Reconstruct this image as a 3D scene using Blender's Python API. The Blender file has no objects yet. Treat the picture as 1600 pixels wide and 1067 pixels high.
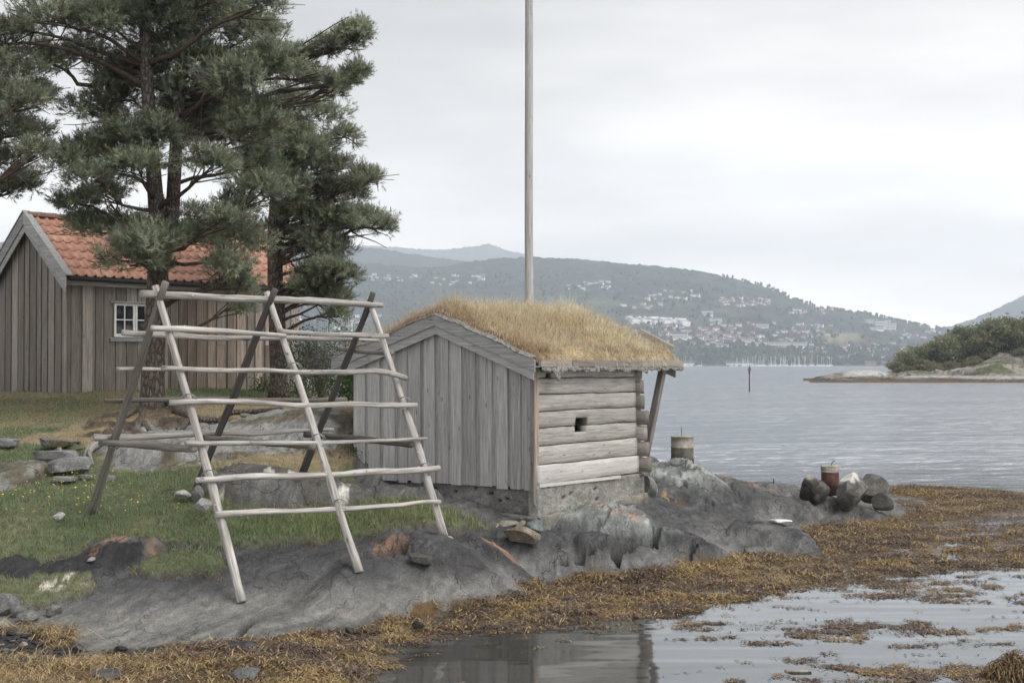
import bpy, math, random
import numpy as np
from mathutils import Vector, Matrix

random.seed(7)
RNG = np.random.default_rng(7)
scn = bpy.context.scene
COL = scn.collection

# ---------------------------------------------------------------- camera, light, exposure
CAM_H, F, HOR = 3.0, 2200.0, 569.0            # metres above the water, focal length and horizon row in 1600 px units
PITCH = math.atan((HOR - 533.5) / F)
cam = bpy.data.cameras.new('camera')
cam.sensor_width = 36.0
cam.lens = F / 1600 * 36
cam.clip_start, cam.clip_end = 0.1, 60000
camo = bpy.data.objects.new('camera', cam)
camo.location = (0, 0, CAM_H)
camo.rotation_euler = (math.pi / 2 + PITCH, 0, 0)
COL.objects.link(camo)
scn.camera = camo

SUN_EL, SUN_AZ = math.radians(52), math.radians(118)     # azimuth clockwise from +Y (right of the camera, a little behind it)
sl = bpy.data.lights.new('sun', 'SUN')
sl.energy = 1.5
sl.angle = math.radians(42)
sl.color = (1.0, 0.965, 0.91)
so = bpy.data.objects.new('sun', sl)
sd = Vector((math.sin(SUN_AZ) * math.cos(SUN_EL), math.cos(SUN_AZ) * math.cos(SUN_EL), math.sin(SUN_EL)))
so.rotation_euler = sd.to_track_quat('Z', 'Y').to_euler()
so.location = (20, -20, 40)
COL.objects.link(so)

world = bpy.data.worlds.new('World')
scn.world = world
world.use_nodes = True
wt = world.node_tree
wt.nodes.clear()
def wn(t, **k):
    n = wt.nodes.new(t)
    for a, b in k.items(): setattr(n, a, b)
    return n
wo, wb = wn('ShaderNodeOutputWorld'), wn('ShaderNodeBackground')
wb.inputs['Strength'].default_value = 0.1
sky = wn('ShaderNodeTexSky', sky_type='NISHITA', sun_disc=False, sun_elevation=SUN_EL, sun_rotation=SUN_AZ)
sky.air_density, sky.dust_density, sky.ozone_density = 1.0, 2.0, 1.0
tc = wn('ShaderNodeTexCoord')
sep = wn('ShaderNodeSeparateXYZ')
wt.links.new(tc.outputs['Generated'], sep.inputs[0])
mp = wn('ShaderNodeMapping')
mp.inputs['Scale'].default_value = (1.3, 1.3, 6.5)
mp.inputs['Location'].default_value = (0.35, 0.2, 0.15)
wt.links.new(tc.outputs['Generated'], mp.inputs[0])
nz = wn('ShaderNodeTexNoise')
nz.inputs['Scale'].default_value = 1.9
nz.inputs['Detail'].default_value = 5
nz.inputs['Roughness'].default_value = 0.48
wt.links.new(mp.outputs[0], nz.inputs['Vector'])
el = wn('ShaderNodeMapRange')
el.inputs[1].default_value, el.inputs[2].default_value = 0.03, 0.26
el.inputs[3].default_value, el.inputs[4].default_value = 0.0, 1.0
wt.links.new(sep.outputs['Z'], el.inputs[0])
gr = wn('ShaderNodeMix', data_type='RGBA')
gr.inputs[6].default_value = (12.6, 12.0, 11.3, 1)
gr.inputs[7].default_value = (3.65, 3.55, 3.43, 1)
wt.links.new(el.outputs[0], gr.inputs[0])
cr = wn('ShaderNodeMapRange')
cr.inputs[1].default_value, cr.inputs[2].default_value = 0.34, 0.66
cr.inputs[3].default_value, cr.inputs[4].default_value = 0.66, 1.14
wt.links.new(nz.outputs['Fac'], cr.inputs[0])
mul = wn('ShaderNodeMix', data_type='RGBA', blend_type='MULTIPLY')
mul.inputs[0].default_value = 1.0
wt.links.new(gr.outputs[2], mul.inputs[6])
wt.links.new(cr.outputs[0], mul.inputs[7])
mx = wn('ShaderNodeMix', data_type='RGBA')
mx.inputs[0].default_value = 0.96                      # cloud cover over the clear sky
wt.links.new(sky.outputs[0], mx.inputs[6])
wt.links.new(mul.outputs[2], mx.inputs[7])
wt.links.new(mx.outputs[2], wb.inputs['Color'])
wt.links.new(wb.outputs[0], wo.inputs['Surface'])

scn.render.engine = 'CYCLES'
scn.view_settings.view_transform = 'Standard'
scn.view_settings.look = 'None'
scn.view_settings.exposure = 1.08
scn.view_settings.gamma = 1.0
scn.view_settings.use_curve_mapping = False
scn.cycles.use_denoising = True
scn.cycles.max_bounces = 8
scn.cycles.diffuse_bounces = 4
scn.cycles.volume_bounces = 1

# ---------------------------------------------------------------- helpers
def ray(px, py):
    a, b = (px - 800) / F, -(py - 533.5) / F
    c, s = math.cos(PITCH), math.sin(PITCH)
    return np.array([a, c - b * s, s + b * c])
def W(px, py, d):
    r = ray(px, py)
    return np.array([0, 0, CAM_H]) + r * (d / r[1])
def sstep(a, b, x):
    t = np.clip((x - a) / (b - a), 0, 1)
    return t * t * (3 - 2 * t)
def _hash(ix, iy, iz, seed):
    h = (ix.astype(np.int64) * 374761393 + iy.astype(np.int64) * 668265263 + iz.astype(np.int64) * 2147483647 + seed * 974711) & 0xFFFFFFFF
    h = ((h ^ (h >> 13)) * 1274126177) & 0xFFFFFFFF
    h = ((h ^ (h >> 16)) * 2246822519) & 0xFFFFFFFF
    return ((h ^ (h >> 15)) & 0xFFFFFF) / float(0xFFFFFF)
def vnoise(x, y, z=None, seed=0):                       # value noise, -1..1
    x = np.asarray(x, float); y = np.asarray(y, float)
    ix, iy = np.floor(x), np.floor(y)
    fx, fy = x - ix, y - iy
    fx = fx * fx * fx * (fx * (fx * 6 - 15) + 10); fy = fy * fy * fy * (fy * (fy * 6 - 15) + 10)
    if z is None:
        o = np.zeros_like(ix)
        a, b = _hash(ix, iy, o, seed), _hash(ix + 1, iy, o, seed)
        c, d = _hash(ix, iy + 1, o, seed), _hash(ix + 1, iy + 1, o, seed)
        return ((a + (b - a) * fx) * (1 - fy) + (c + (d - c) * fx) * fy) * 2 - 1
    z = np.asarray(z, float); iz = np.floor(z); fz = z - iz
    fz = fz * fz * fz * (fz * (fz * 6 - 15) + 10)
    r = 0
    for k, wz in ((0, 1 - fz), (1, fz)):
        a, b = _hash(ix, iy, iz + k, seed), _hash(ix + 1, iy, iz + k, seed)
        c, d = _hash(ix, iy + 1, iz + k, seed), _hash(ix + 1, iy + 1, iz + k, seed)
        r = r + wz * ((a + (b - a) * fx) * (1 - fy) + (c + (d - c) * fx) * fy)
    return r * 2 - 1
def fbm(x, y, z=None, oct=4, seed=0, rough=0.5):
    s, a, t = 0, 1.0, 0
    for k in range(oct):
        f = 2.03 ** k
        s = s + a * vnoise(x * f + 17.3 * k, y * f + 9.1 * k, None if z is None else z * f, seed + k)
        t += a; a *= rough
    return s / t
def worley(x, y, seed=0):                                # F1, F2-F1, cell id
    ix, iy = np.floor(x), np.floor(y)
    f1 = np.full(x.shape, 9.0); f2 = np.full(x.shape, 9.0); idc = np.zeros(x.shape)
    for dx in (-1, 0, 1):
        for dy in (-1, 0, 1):
            cx, cy = ix + dx, iy + dy
            o = np.zeros_like(cx)
            px, py = cx + _hash(cx, cy, o, seed), cy + _hash(cx, cy, o + 1, seed)
            d = np.hypot(px - x, py - y)
            i = _hash(cx, cy, o + 2, seed)
            m = d < f1
            f2 = np.where(m, f1, np.minimum(f2, d)); idc = np.where(m, i, idc); f1 = np.where(m, d, f1)
    return f1, f2 - f1, idc

def np_mesh(name, V, Fc, mats=(), smooth=False, col=None, gc=None, mi=None):
    me = bpy.data.meshes.new(name)
    V = np.asarray(V, np.float32)
    me.vertices.add(len(V)); me.vertices.foreach_set('co', V.ravel())
    if not (isinstance(Fc, list) and hasattr(Fc[0], 'shape')): Fc = [np.asarray(Fc, np.int32)]
    Fc = [np.asarray(f, np.int32) for f in Fc if len(f)]
    nl = sum(f.size for f in Fc); npoly = sum(len(f) for f in Fc)
    me.loops.add(nl); me.loops.foreach_set('vertex_index', np.concatenate([f.ravel() for f in Fc]))
    me.polygons.add(npoly)
    st, o = [], 0
    for f in Fc:
        st.append(o + np.arange(len(f)) * f.shape[1]); o += f.size
    me.polygons.foreach_set('loop_start', np.concatenate(st).astype(np.int32))
    if mi is not None: me.polygons.foreach_set('material_index', np.asarray(mi, np.int32))
    me.update(calc_edges=True)
    me.polygons.foreach_set('use_smooth', np.full(npoly, bool(smooth)))
    for m in mats: me.materials.append(m)
    if col is not None:
        c = np.ones((len(V), 4), np.float32); c[:, :3] = col
        me.color_attributes.new('Col', 'FLOAT_COLOR', 'POINT').data.foreach_set('color', c.ravel())
    if gc is not None:
        me.attributes.new('gc', 'FLOAT_VECTOR', 'POINT').data.foreach_set('vector', np.asarray(gc, np.float32).ravel())
    return me
def link(name, me, parent=None, loc=None, rotz=None):
    o = bpy.data.objects.new(name, me)
    COL.objects.link(o)
    if parent is not None: o.parent = parent
    if loc is not None: o.location = loc
    if rotz is not None: o.rotation_euler = (0, 0, rotz)
    return o
def tag(o, label=None, cat=None, group=None, kind=None):
    if label: o['label'] = label
    if cat: o['category'] = cat
    if group: o['group'] = group
    if kind: o['kind'] = kind
    return o
def thing(name, label, cat, loc=(0, 0, 0), rotz=0, group=None):
    o = bpy.data.objects.new(name, None)
    o.empty_display_size = 0.2
    COL.objects.link(o)
    o.location = loc; o.rotation_euler = (0, 0, rotz)
    return tag(o, label, cat, group)

class MB:
    """collects shapes for ONE mesh; gc = (along the grain, across, across) drives the wood grain"""
    def __init__(s): s.V, s.Q, s.T, s.G, s.n = [], [], [], [], 0
    def add(s, V, Q=None, T=None, G=None):
        V = np.asarray(V, float)
        if Q is not None and len(Q): s.Q.append(np.asarray(Q) + s.n)
        if T is not None and len(T): s.T.append(np.asarray(T) + s.n)
        if G is None: G = V[:, [2, 0, 1]]
        s.V.append(V); s.G.append(np.asarray(G, float)); s.n += len(V)
    def hexa(s, P, axis=2, off=None):                    # 8 corners: bottom 4 (ccw), top 4
        P = np.asarray(P, float)
        order = {0: [0, 1, 2], 1: [1, 0, 2], 2: [2, 0, 1]}[axis]
        G = P[:, order] + (np.array([0, 1, 1]) * (RNG.random() * 50) if off is None else off)
        s.add(P, [[0, 3, 2, 1], [4, 5, 6, 7], [0, 1, 5, 4], [1, 2, 6, 5], [2, 3, 7, 6], [3, 0, 4, 7]], None, G)
    def box(s, x0, x1, y0, y1, z0, z1, axis=2):
        s.hexa([(x0, y0, z0), (x1, y0, z0), (x1, y1, z0), (x0, y1, z0), (x0, y0, z1), (x1, y0, z1), (x1, y1, z1), (x0, y1, z1)], axis)
    def beam(s, a, b, up, w, h):                         # rectangular bar from a to b; h along up, w across
        a, b, up = (np.asarray(q, float) for q in (a, b, up))
        t = b - a; L = np.linalg.norm(t); t /= L
        r = np.cross(t, up); r /= np.linalg.norm(r); u = np.cross(r, t)
        P = [p + r * i * w / 2 + u * j * h / 2 for p in (a, b) for i, j in ((-1, -1), (1, -1), (1, 1), (-1, 1))]
        ro = RNG.random() * 50
        G = [(g, i * w / 2 + ro, j * h / 2 + ro) for g in (0, L) for i, j in ((-1, -1), (1, -1), (1, 1), (-1, 1))]
        s.add(P, [[0, 3, 2, 1], [4, 5, 6, 7], [0, 1, 5, 4], [1, 2, 6, 5], [2, 3, 7, 6], [3, 0, 4, 7]], None, G)
    def tube(s, pts, rad, n=10, bump=0.0, seed=0, cap=True):
        P = np.asarray(pts, float); m = len(P)
        R = np.broadcast_to(np.asarray(rad, float), (m,)).copy()
        T = np.gradient(P, axis=0); T /= np.linalg.norm(T, axis=1)[:, None]
        ref = np.array([0, 0, 1.0]) if abs(T[:, 2]).mean() < 0.8 else np.array([0, 1.0, 0])
        A = np.cross(T, ref); A /= np.linalg.norm(A, axis=1)[:, None]; B = np.cross(A, T)
        th = np.arange(n) * 2 * math.pi / n
        Ln = np.concatenate([[0], np.cumsum(np.linalg.norm(np.diff(P, axis=0), axis=1))])
        rr = R[:, None] * np.ones(n)[None]
        if bump:
            rr = rr * (1 + bump * vnoise(Ln[:, None] * 5 + 0 * th[None], np.cos(th)[None] * 1.3 + 7 * seed, np.sin(th)[None] * 1.3 + 0 * Ln[:, None], seed))
        V = P[:, None] + rr[..., None] * (np.cos(th)[None, :, None] * A[:, None] + np.sin(th)[None, :, None] * B[:, None])
        ro = RNG.random() * 50
        G = np.stack([Ln[:, None] + 0 * th[None] + ro, R[:, None] * np.cos(th)[None] + ro, R[:, None] * np.sin(th)[None] + 0 * Ln[:, None]], -1)
        i, j = np.meshgrid(np.arange(m - 1), np.arange(n), indexing='ij')
        a = i * n + j; b = i * n + (j + 1) % n
        Q = np.stack([a, b, b + n, a + n], -1).reshape(-1, 4)
        V = V.reshape(-1, 3); G = G.reshape(-1, 3); Tq = []
        if cap:
            c0, c1 = len(V), len(V) + 1
            V = np.vstack([V, P[0], P[-1]]); G = np.vstack([G, G[0], G[-1]])
            k = np.arange(n)
            Tq = np.vstack([np.stack([np.full(n, c0), (k + 1) % n, k], -1), np.stack([np.full(n, c1), (m - 1) * n + k, (m - 1) * n + (k + 1) % n], -1)])
        s.add(V, Q, Tq, G)
    def data(s, name, mat, smooth=False):
        fs, nq = [], 0
        if s.Q: fs.append(np.vstack(s.Q).astype(np.int32))
        if s.T: fs.append(np.vstack(s.T).astype(np.int32))
        return np_mesh(name, np.vstack(s.V), fs, [mat] if mat else [], smooth, None, np.vstack(s.G))
    def build(s, name, mat, parent=None, smooth=False):
        o = link(name, s.data(name, mat, smooth), parent)
        return o

# ---------------------------------------------------------------- materials
def new_mat(name):
    m = bpy.data.materials.new(name); m.use_nodes = True
    nt = m.node_tree; b = nt.nodes['Principled BSDF']
    b.inputs['Specular IOR Level'].default_value = 0.25
    return m, nt, b
def nd(nt, t, **k):
    n = nt.nodes.new(t)
    for a, v in k.items(): setattr(n, a, v)
    return n
def noise(nt, vec, scale, detail=4, rough=0.55):
    n = nd(nt, 'ShaderNodeTexNoise')
    n.inputs['Scale'].default_value = scale; n.inputs['Detail'].default_value = detail; n.inputs['Roughness'].default_value = rough
    if vec is not None: nt.links.new(vec, n.inputs['Vector'])
    return n.outputs['Fac']
def mapping(nt, vec, scale, loc=(0, 0, 0)):
    n = nd(nt, 'ShaderNodeMapping'); n.inputs['Scale'].default_value = scale; n.inputs['Location'].default_value = loc
    nt.links.new(vec, n.inputs[0]); return n.outputs[0]
def rng(nt, v, a, b, c, d):
    n = nd(nt, 'ShaderNodeMapRange')
    for i, q in enumerate((a, b, c, d)): n.inputs[i + 1].default_value = q
    nt.links.new(v, n.inputs[0]); return n.outputs[0]
def mixc(nt, f, a, b, mode='MIX'):
    n = nd(nt, 'ShaderNodeMix', data_type='RGBA', blend_type=mode)
    for i, v in ((0, f), (6, a), (7, b)):
        if isinstance(v, (int, float)): n.inputs[i].default_value = v if i == 0 else (v, v, v, 1)
        elif isinstance(v, tuple): n.inputs[i].default_value = (*v, 1) if len(v) == 3 else v
        else: nt.links.new(v, n.inputs[i])
    return n.outputs[2]
def mathn(nt, op, a, b=0.0):
    n = nd(nt, 'ShaderNodeMath', operation=op)
    for i, v in ((0, a), (1, b)):
        if isinstance(v, (int, float)): n.inputs[i].default_value = v
        else: nt.links.new(v, n.inputs[i])
    return n.outputs[0]
def bump(nt, b, h, strength, dist):
    n = nd(nt, 'ShaderNodeBump'); n.inputs['Strength'].default_value = strength; n.inputs['Distance'].default_value = dist
    nt.links.new(h, n.inputs['Height']); nt.links.new(n.outputs[0], b.inputs['Normal'])

def wood(name, dark, light, tint, rough=0.85, knots=True, vary=(.78, 1.16)):
    """weathered wood: streaks along gc.x; each piece gets its own tone"""
    m, nt, b = new_mat(name)
    at = nd(nt, 'ShaderNodeAttribute', attribute_name='gc').outputs['Vector']
    oi = nd(nt, 'ShaderNodeObjectInfo').outputs['Random']
    off = nd(nt, 'ShaderNodeVectorMath', operation='ADD')
    cmb = nd(nt, 'ShaderNodeCombineXYZ')
    nt.links.new(mathn(nt, 'MULTIPLY', oi, 37.0), cmb.inputs[0]); nt.links.new(mathn(nt, 'MULTIPLY', oi, 91.0), cmb.inputs[1])
    nt.links.new(at, off.inputs[0]); nt.links.new(cmb.outputs[0], off.inputs[1])
    v = off.outputs[0]
    g1 = noise(nt, mapping(nt, v, (1.6, 34, 34)), 1.0, 6, 0.62)
    g2 = noise(nt, mapping(nt, v, (0.9, 6, 6)), 1.0, 3, 0.5)
    g3 = noise(nt, mapping(nt, v, (5, 110, 110)), 1.0, 3, 0.6)
    c = mixc(nt, rng(nt, g1, 0.3, 0.7, 0, 1), dark, light)
    c = mixc(nt, rng(nt, g2, 0.45, 0.72, 0, 0.75), c, tint)
    c = mixc(nt, rng(nt, g3, 0.55, 0.72, 0, 0.55), c, tuple(q * 0.42 for q in dark))
    if knots:
        vo = nd(nt, 'ShaderNodeTexVoronoi', feature='F1'); vo.inputs['Scale'].default_value = 1.0
        nt.links.new(mapping(nt, v, (2.6, 9, 9)), vo.inputs['Vector'])
        c = mixc(nt, rng(nt, vo.outputs['Distance'], 0.05, 0.13, 0.75, 0), c, tuple(q * 0.4 for q in dark))
    c = mixc(nt, 1.0, c, rng(nt, oi, 0, 1, *vary), 'MULTIPLY')
    nt.links.new(c, b.inputs['Base Color'])
    b.inputs['Roughness'].default_value = rough
    bump(nt, b, g1, 0.6, 0.012)
    return m
def vcol(name, nscale=(9, 40), amp=(0.7, 1.25), bumps=(0.5, 0.02), rough=0.9, spec=0.25, bscale=30):
    m, nt, b = new_mat(name)
    a = nd(nt, 'ShaderNodeAttribute', attribute_name='Col').outputs['Color']
    p = nd(nt, 'ShaderNodeTexCoord').outputs['Object']
    n1, n2 = noise(nt, p, nscale[0], 5, 0.62), noise(nt, p, nscale[1], 4, 0.6)
    c = mixc(nt, 1.0, a, rng(nt, n1, 0.3, 0.7, amp[0], amp[1]), 'MULTIPLY')
    c = mixc(nt, 1.0, c, rng(nt, n2, 0.3, 0.7, amp[0], amp[1]), 'MULTIPLY')
    nt.links.new(c, b.inputs['Base Color'])
    b.inputs['Roughness'].default_value = rough; b.inputs['Specular IOR Level'].default_value = spec
    if bumps: bump(nt, b, noise(nt, p, bscale, 6, 0.65), *bumps)
    return m
def plain(name, c, rough=0.7, var=0.15, scale=12, bumpd=0.0, spec=0.25, c2=None, metal=0):
    m, nt, b = new_mat(name)
    p = nd(nt, 'ShaderNodeTexCoord').outputs['Object']
    n = noise(nt, p, scale, 5, 0.6)
    k = mixc(nt, rng(nt, n, 0.35, 0.65, 0, 1), tuple(q * (1 - var) for q in c), c2 or tuple(min(1, q * (1 + var)) for q in c))
    nt.links.new(k, b.inputs['Base Color'])
    b.inputs['Roughness'].default_value = rough; b.inputs['Specular IOR Level'].default_value = spec; b.inputs['Metallic'].default_value = metal
    if bumpd: bump(nt, b, noise(nt, p, scale * 2.5, 6, 0.65), 0.6, bumpd)
    return m
def leafmat(name, rough=0.75, trans=0.0, spec=0.2):
    m, nt, b = new_mat(name)
    a = nd(nt, 'ShaderNodeAttribute', attribute_name='Col').outputs['Color']
    nt.links.new(a, b.inputs['Base Color'])
    b.inputs['Roughness'].default_value = rough; b.inputs['Specular IOR Level'].default_value = spec
    if trans:
        t = nd(nt, 'ShaderNodeBsdfTranslucent'); nt.links.new(a, t.inputs['Color'])
        s = nd(nt, 'ShaderNodeMixShader'); s.inputs[0].default_value = trans
        nt.links.new(b.outputs[0], s.inputs[1]); nt.links.new(t.outputs[0], s.inputs[2])
        nt.links.new(s.outputs[0], nt.nodes['Material Output'].inputs['Surface'])
    return m

M_BOARD = wood('grey_weathered_boards', (0.25, 0.245, 0.242), (0.53, 0.52, 0.512), (0.37, 0.363, 0.36))
M_BARGE = wood('grey_barge_boards', (0.22, 0.22, 0.222), (0.48, 0.48, 0.48), (0.33, 0.33, 0.332))
M_SHED = wood('brown_grey_boards', (0.15, 0.136, 0.124), (0.38, 0.352, 0.32), (0.25, 0.215, 0.185), vary=(.62, 1.3))
M_SHEDWARM = wood('brown_boards', (0.16, 0.125, 0.105), (0.44, 0.365, 0.30), (0.28, 0.205, 0.16), vary=(.55, 1.35))
M_LOG = wood('hewn_logs', (0.24, 0.23, 0.212), (0.55, 0.53, 0.50), (0.36, 0.345, 0.32))
M_LOGPALE = wood('pale_hewn_log', (0.36, 0.35, 0.33), (0.60, 0.59, 0.565), (0.48, 0.465, 0.44))
M_POLE = wood('barkless_poles', (0.13, 0.118, 0.108), (0.68, 0.655, 0.625), (0.30, 0.275, 0.25), vary=(.85, 1.1))
M_POLEDARK = wood('dark_poles', (0.055, 0.05, 0.046), (0.155, 0.142, 0.132), (0.10, 0.09, 0.083))
M_POLEMID = wood('brown_grey_poles', (0.10, 0.09, 0.08), (0.28, 0.255, 0.23), (0.19, 0.17, 0.15))
M_FLAG = wood('pale_pole', (0.26, 0.257, 0.245), (0.50, 0.49, 0.47), (0.39, 0.38, 0.365))
def rockmat():
    m, nt, b = new_mat('rock_and_soil')
    a = nd(nt, 'ShaderNodeAttribute', attribute_name='Col').outputs['Color']
    rk = nd(nt, 'ShaderNodeAttribute', attribute_name='Rock').outputs['Fac']
    p = nd(nt, 'ShaderNodeTexCoord').outputs['Object']
    sp_ = nd(nt, 'ShaderNodeSeparateXYZ'); nt.links.new(p, sp_.inputs[0])
    d = nd(nt, 'ShaderNodeVectorMath', operation='DOT_PRODUCT'); nt.links.new(p, d.inputs[0]); d.inputs[1].default_value = (.80, -.55, .45)
    warp = noise(nt, p, 1.6, 4, .55)
    sv = mathn(nt, 'ADD', mathn(nt, 'MULTIPLY', d.outputs['Value'], 15.0), mathn(nt, 'MULTIPLY', warp, 7.0))
    cb = nd(nt, 'ShaderNodeCombineXYZ'); nt.links.new(sv, cb.inputs[0]); nt.links.new(mathn(nt, 'MULTIPLY', sp_.outputs[0], 1.6), cb.inputs[1]); nt.links.new(mathn(nt, 'MULTIPLY', sp_.outputs[1], 1.6), cb.inputs[2])
    st = noise(nt, cb.outputs[0], 1.0, 7, .68)
    n1, n2 = noise(nt, p, 7, 6, .65), noise(nt, p, 52, 4, .65)
    # joints: thin broken lines
    nz_ = nd(nt, 'ShaderNodeTexNoise'); nz_.inputs['Scale'].default_value = 2.2; nz_.inputs['Detail'].default_value = 4; nt.links.new(p, nz_.inputs['Vector'])
    def joints(sc, off, width):
        ad = nd(nt, 'ShaderNodeVectorMath', operation='ADD'); nt.links.new(mapping(nt, p, sc, off), ad.inputs[0]); nt.links.new(nz_.outputs['Color'], ad.inputs[1])
        vo = nd(nt, 'ShaderNodeTexVoronoi', feature='DISTANCE_TO_EDGE'); vo.inputs['Scale'].default_value = 1; nt.links.new(ad.outputs[0], vo.inputs['Vector'])
        return rng(nt, vo.outputs['Distance'], 0, width, 1, 0)
    j1 = joints((1.0, .55, 1.0), (0, 0, 0), .011); j2 = joints((3.6, 1.7, 3.6), (3, 1, 2), .028)
    j1 = mathn(nt, 'MULTIPLY', j1, rng(nt, noise(nt, p, .9, 2, .5), .42, .52, 0, 1))
    j2 = mathn(nt, 'MULTIPLY', j2, rng(nt, noise(nt, p, 1.1, 2, .5), .54, .66, 0, 1))
    j = mathn(nt, 'MULTIPLY', mathn(nt, 'MAXIMUM', j1, j2), rk)
    c = mixc(nt, 1.0, a, rng(nt, n1, .3, .7, .74, 1.24), 'MULTIPLY')
    c = mixc(nt, 1.0, c, rng(nt, n2, .3, .7, .66, 1.32), 'MULTIPLY')
    cs = mixc(nt, 1.0, c, rng(nt, st, .30, .70, .60, 1.38), 'MULTIPLY')
    c = mixc(nt, rk, c, cs)
    c = mixc(nt, mathn(nt, 'MULTIPLY', j, .68), c, (.02, .02, .02))
    # pale crustose lichen spots
    vo = nd(nt, 'ShaderNodeTexVoronoi', feature='F1'); vo.inputs['Scale'].default_value = 11; nt.links.new(p, vo.inputs['Vector'])
    spot = mathn(nt, 'MULTIPLY', rng(nt, vo.outputs['Distance'], .10, .16, 1, 0), rng(nt, noise(nt, p, 1.7, 3, .6), .52, .66, 0, .55))
    c = mixc(nt, mathn(nt, 'MULTIPLY', spot, rk), c, (.33, .33, .31))
    nt.links.new(c, b.inputs['Base Color'])
    b.inputs['Roughness'].default_value = .85
    h = mathn(nt, 'ADD', mathn(nt, 'MULTIPLY', mathn(nt, 'MULTIPLY', st, rk), 1.1), mathn(nt, 'ADD', mathn(nt, 'MULTIPLY', n1, .30), mathn(nt, 'MULTIPLY', n2, .42)))
    h = mathn(nt, 'SUBTRACT', h, mathn(nt, 'MULTIPLY', j, .35))
    bump(nt, b, h, 1.0, .045)
    return m
M_TERRAIN = rockmat()
M_LEAF = leafmat('needles', 0.42, 0.48, 0.5)
M_SHRUB = leafmat('shrub_leaves', 0.6, 0.25)
M_GRASS = leafmat('grass_blades', 0.75, 0.3)
M_WEED = leafmat('bladderwrack', 0.5, 0.0, 0.35)

# ---------------------------------------------------------------- terrain: survey points (photo column, row, distance) turned into ground
LAND = [(620, 30.2), (650, 25.8), (690, 22.5), (720, 21), (750, 19.8), (780, 19), (808, 18.2), (830, 17.7), (850, 17.3), (870, 16.9),
        (890, 16.6), (910, 16.3), (930, 16.0), (950, 15.7), (980, 15.2), (1000, 14.9), (1020, 14.5), (1067, 13.2)]
SV = []
for c in (-330, -90, 130): SV += [(c, r, d) for r, d in LAND]
SV += [(380, r, d) for r, d in ((613, 33.4), (640, 25.5), (660, 24), (690, 22), (720, 20.8), (745, 20.2), (810, 18.9), (830, 18.2), (850, 17.6), (870, 17.1), (900, 16.6), (942, 16), (980, 15.4), (1000, 15.0))]
SV += [(560, r, d) for r, d in ((640, 24), (690, 22), (752, 21.5), (800, 19.4), (830, 18.4), (850, 17.9), (895, 17), (940, 16.5), (975, 16))]
SV += [(700, r, d) for r, d in ((800, 19.6), (820, 19.2), (840, 18.3), (880, 17.6), (920, 17.2), (950, 17))]
SV += [(840, r, d) for r, d in ((828, 19.9), (850, 19.5), (880, 19.2), (908, 19))]
SV += [(1000, r, d) for r, d in ((782, 22.4), (800, 21.8), (820, 21.2), (850, 20.3), (880, 19.7), (900, 19.5))]
SV += [(1080, r, d) for r, d in ((730, 25.3), (752, 24.7), (780, 24), (820, 22.3), (860, 21.0), (885, 20.4))]
SV += [(1200, r, d) for r, d in ((752, 27.5), (775, 26.5), (805, 25), (830, 23.5), (868, 21.8))]
SV += [(1300, 785, 26.6), (1300, 800, 26), (1300, 830, 24.8), (1400, 790, 28), (1400, 812, 26.8)]
SV += [(1450, 766, 32.5), (1400, 760, 33.5), (1500, 800, 28.4), (1600, 790, 29.7), (1600, 772, 32.3), (1300, 870, 22.2), (1400, 850, 23.6), (1500, 835, 25)]
SV += [(1100, 920, 19), (900, 960, 17.2), (700, 1050, 14), (500, 1020, 14.7), (300, 1062, 13.3), (500, 1067, 13.2)]
PT = [tuple(W(*p)) for p in SV]
PT += [(1.9, 15.6, -.25), (4.9, 17.8, -.25), (5, 15.6, -.3), (3, 13, -.4), (0.2, 14.5, -.2), (7, 20, -.25), (10, 17, -.4), (-2, 11.5, -.15), (-6, 11.5, -.05), (3, 11, -.5)]
PT += [(-12, 36, 2.25), (-5, 37, 2.1), (-9, 42, .6), (-2, 33, 1.2), (-14, 47, -1), (-4, 44, -1), (0.5, 26, 1.2), (0.5, 31, -.5), (3, 31, -.7), (6, 31.5, -.8),
       (10, 36, -.6), (7, 37, -.9), (14, 30, -.3), (14, 38, -.8), (-1, 40, -1), (2, 26.5, .9), (-20, 30, 2.2), (-20, 20, 1.4), (-16, 15.5, .7), (-16, 12, 0), (-24, 46, -1), (-0.8, 24.5, 1.9), (2.2, 22.8, .85), (3.1, 26.2, 1.0), (-1, 22.5, 1.4), (0, 48, -1.5), (12, 48, -1.5)]
PT = np.array(PT)
def _phi(r2): return 0.5 * r2 * np.log(r2 + 1e-9)
def _fit(P, lam=0.02):
    n = len(P); X = P[:, :2]
    K = _phi(((X[:, None] - X[None]) ** 2).sum(-1)) + lam * np.eye(n)
    A = np.zeros((n + 3, n + 3)); A[:n, :n] = K
    A[:n, n] = 1; A[:n, n + 1:] = X; A[n:, :n] = A[:n, n:].T
    return np.linalg.solve(A, np.concatenate([P[:, 2], np.zeros(3)]))
_w = _fit(PT)
def base(x, y):
    x = np.asarray(x, float); y = np.asarray(y, float); sh = np.broadcast(x, y).shape
    x = np.broadcast_to(x, sh).ravel(); y = np.broadcast_to(y, sh).ravel()
    r = _w[-3] + _w[-2] * x + _w[-1] * y
    for i in range(len(PT)): r = r + _w[i] * _phi((x - PT[i, 0]) ** 2 + (y - PT[i, 1]) ** 2)
    return np.clip(r, -1.6, 3.2).reshape(sh)
def ground(px, py, d0=11.0, d1=60.0):                    # where the line of sight meets the smooth ground
    r = ray(px, py); d = np.arange(d0, d1, 0.04)
    x, y, z = r[0] / r[1] * d, d, CAM_H + r[2] / r[1] * d
    h = np.maximum(base(x, y), -0.02)
    k = np.argmax(z <= h)
    return np.array([x[k], y[k], h[k]]) if (z <= h).any() else np.array([x[-1], y[-1], h[-1]])
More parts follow.
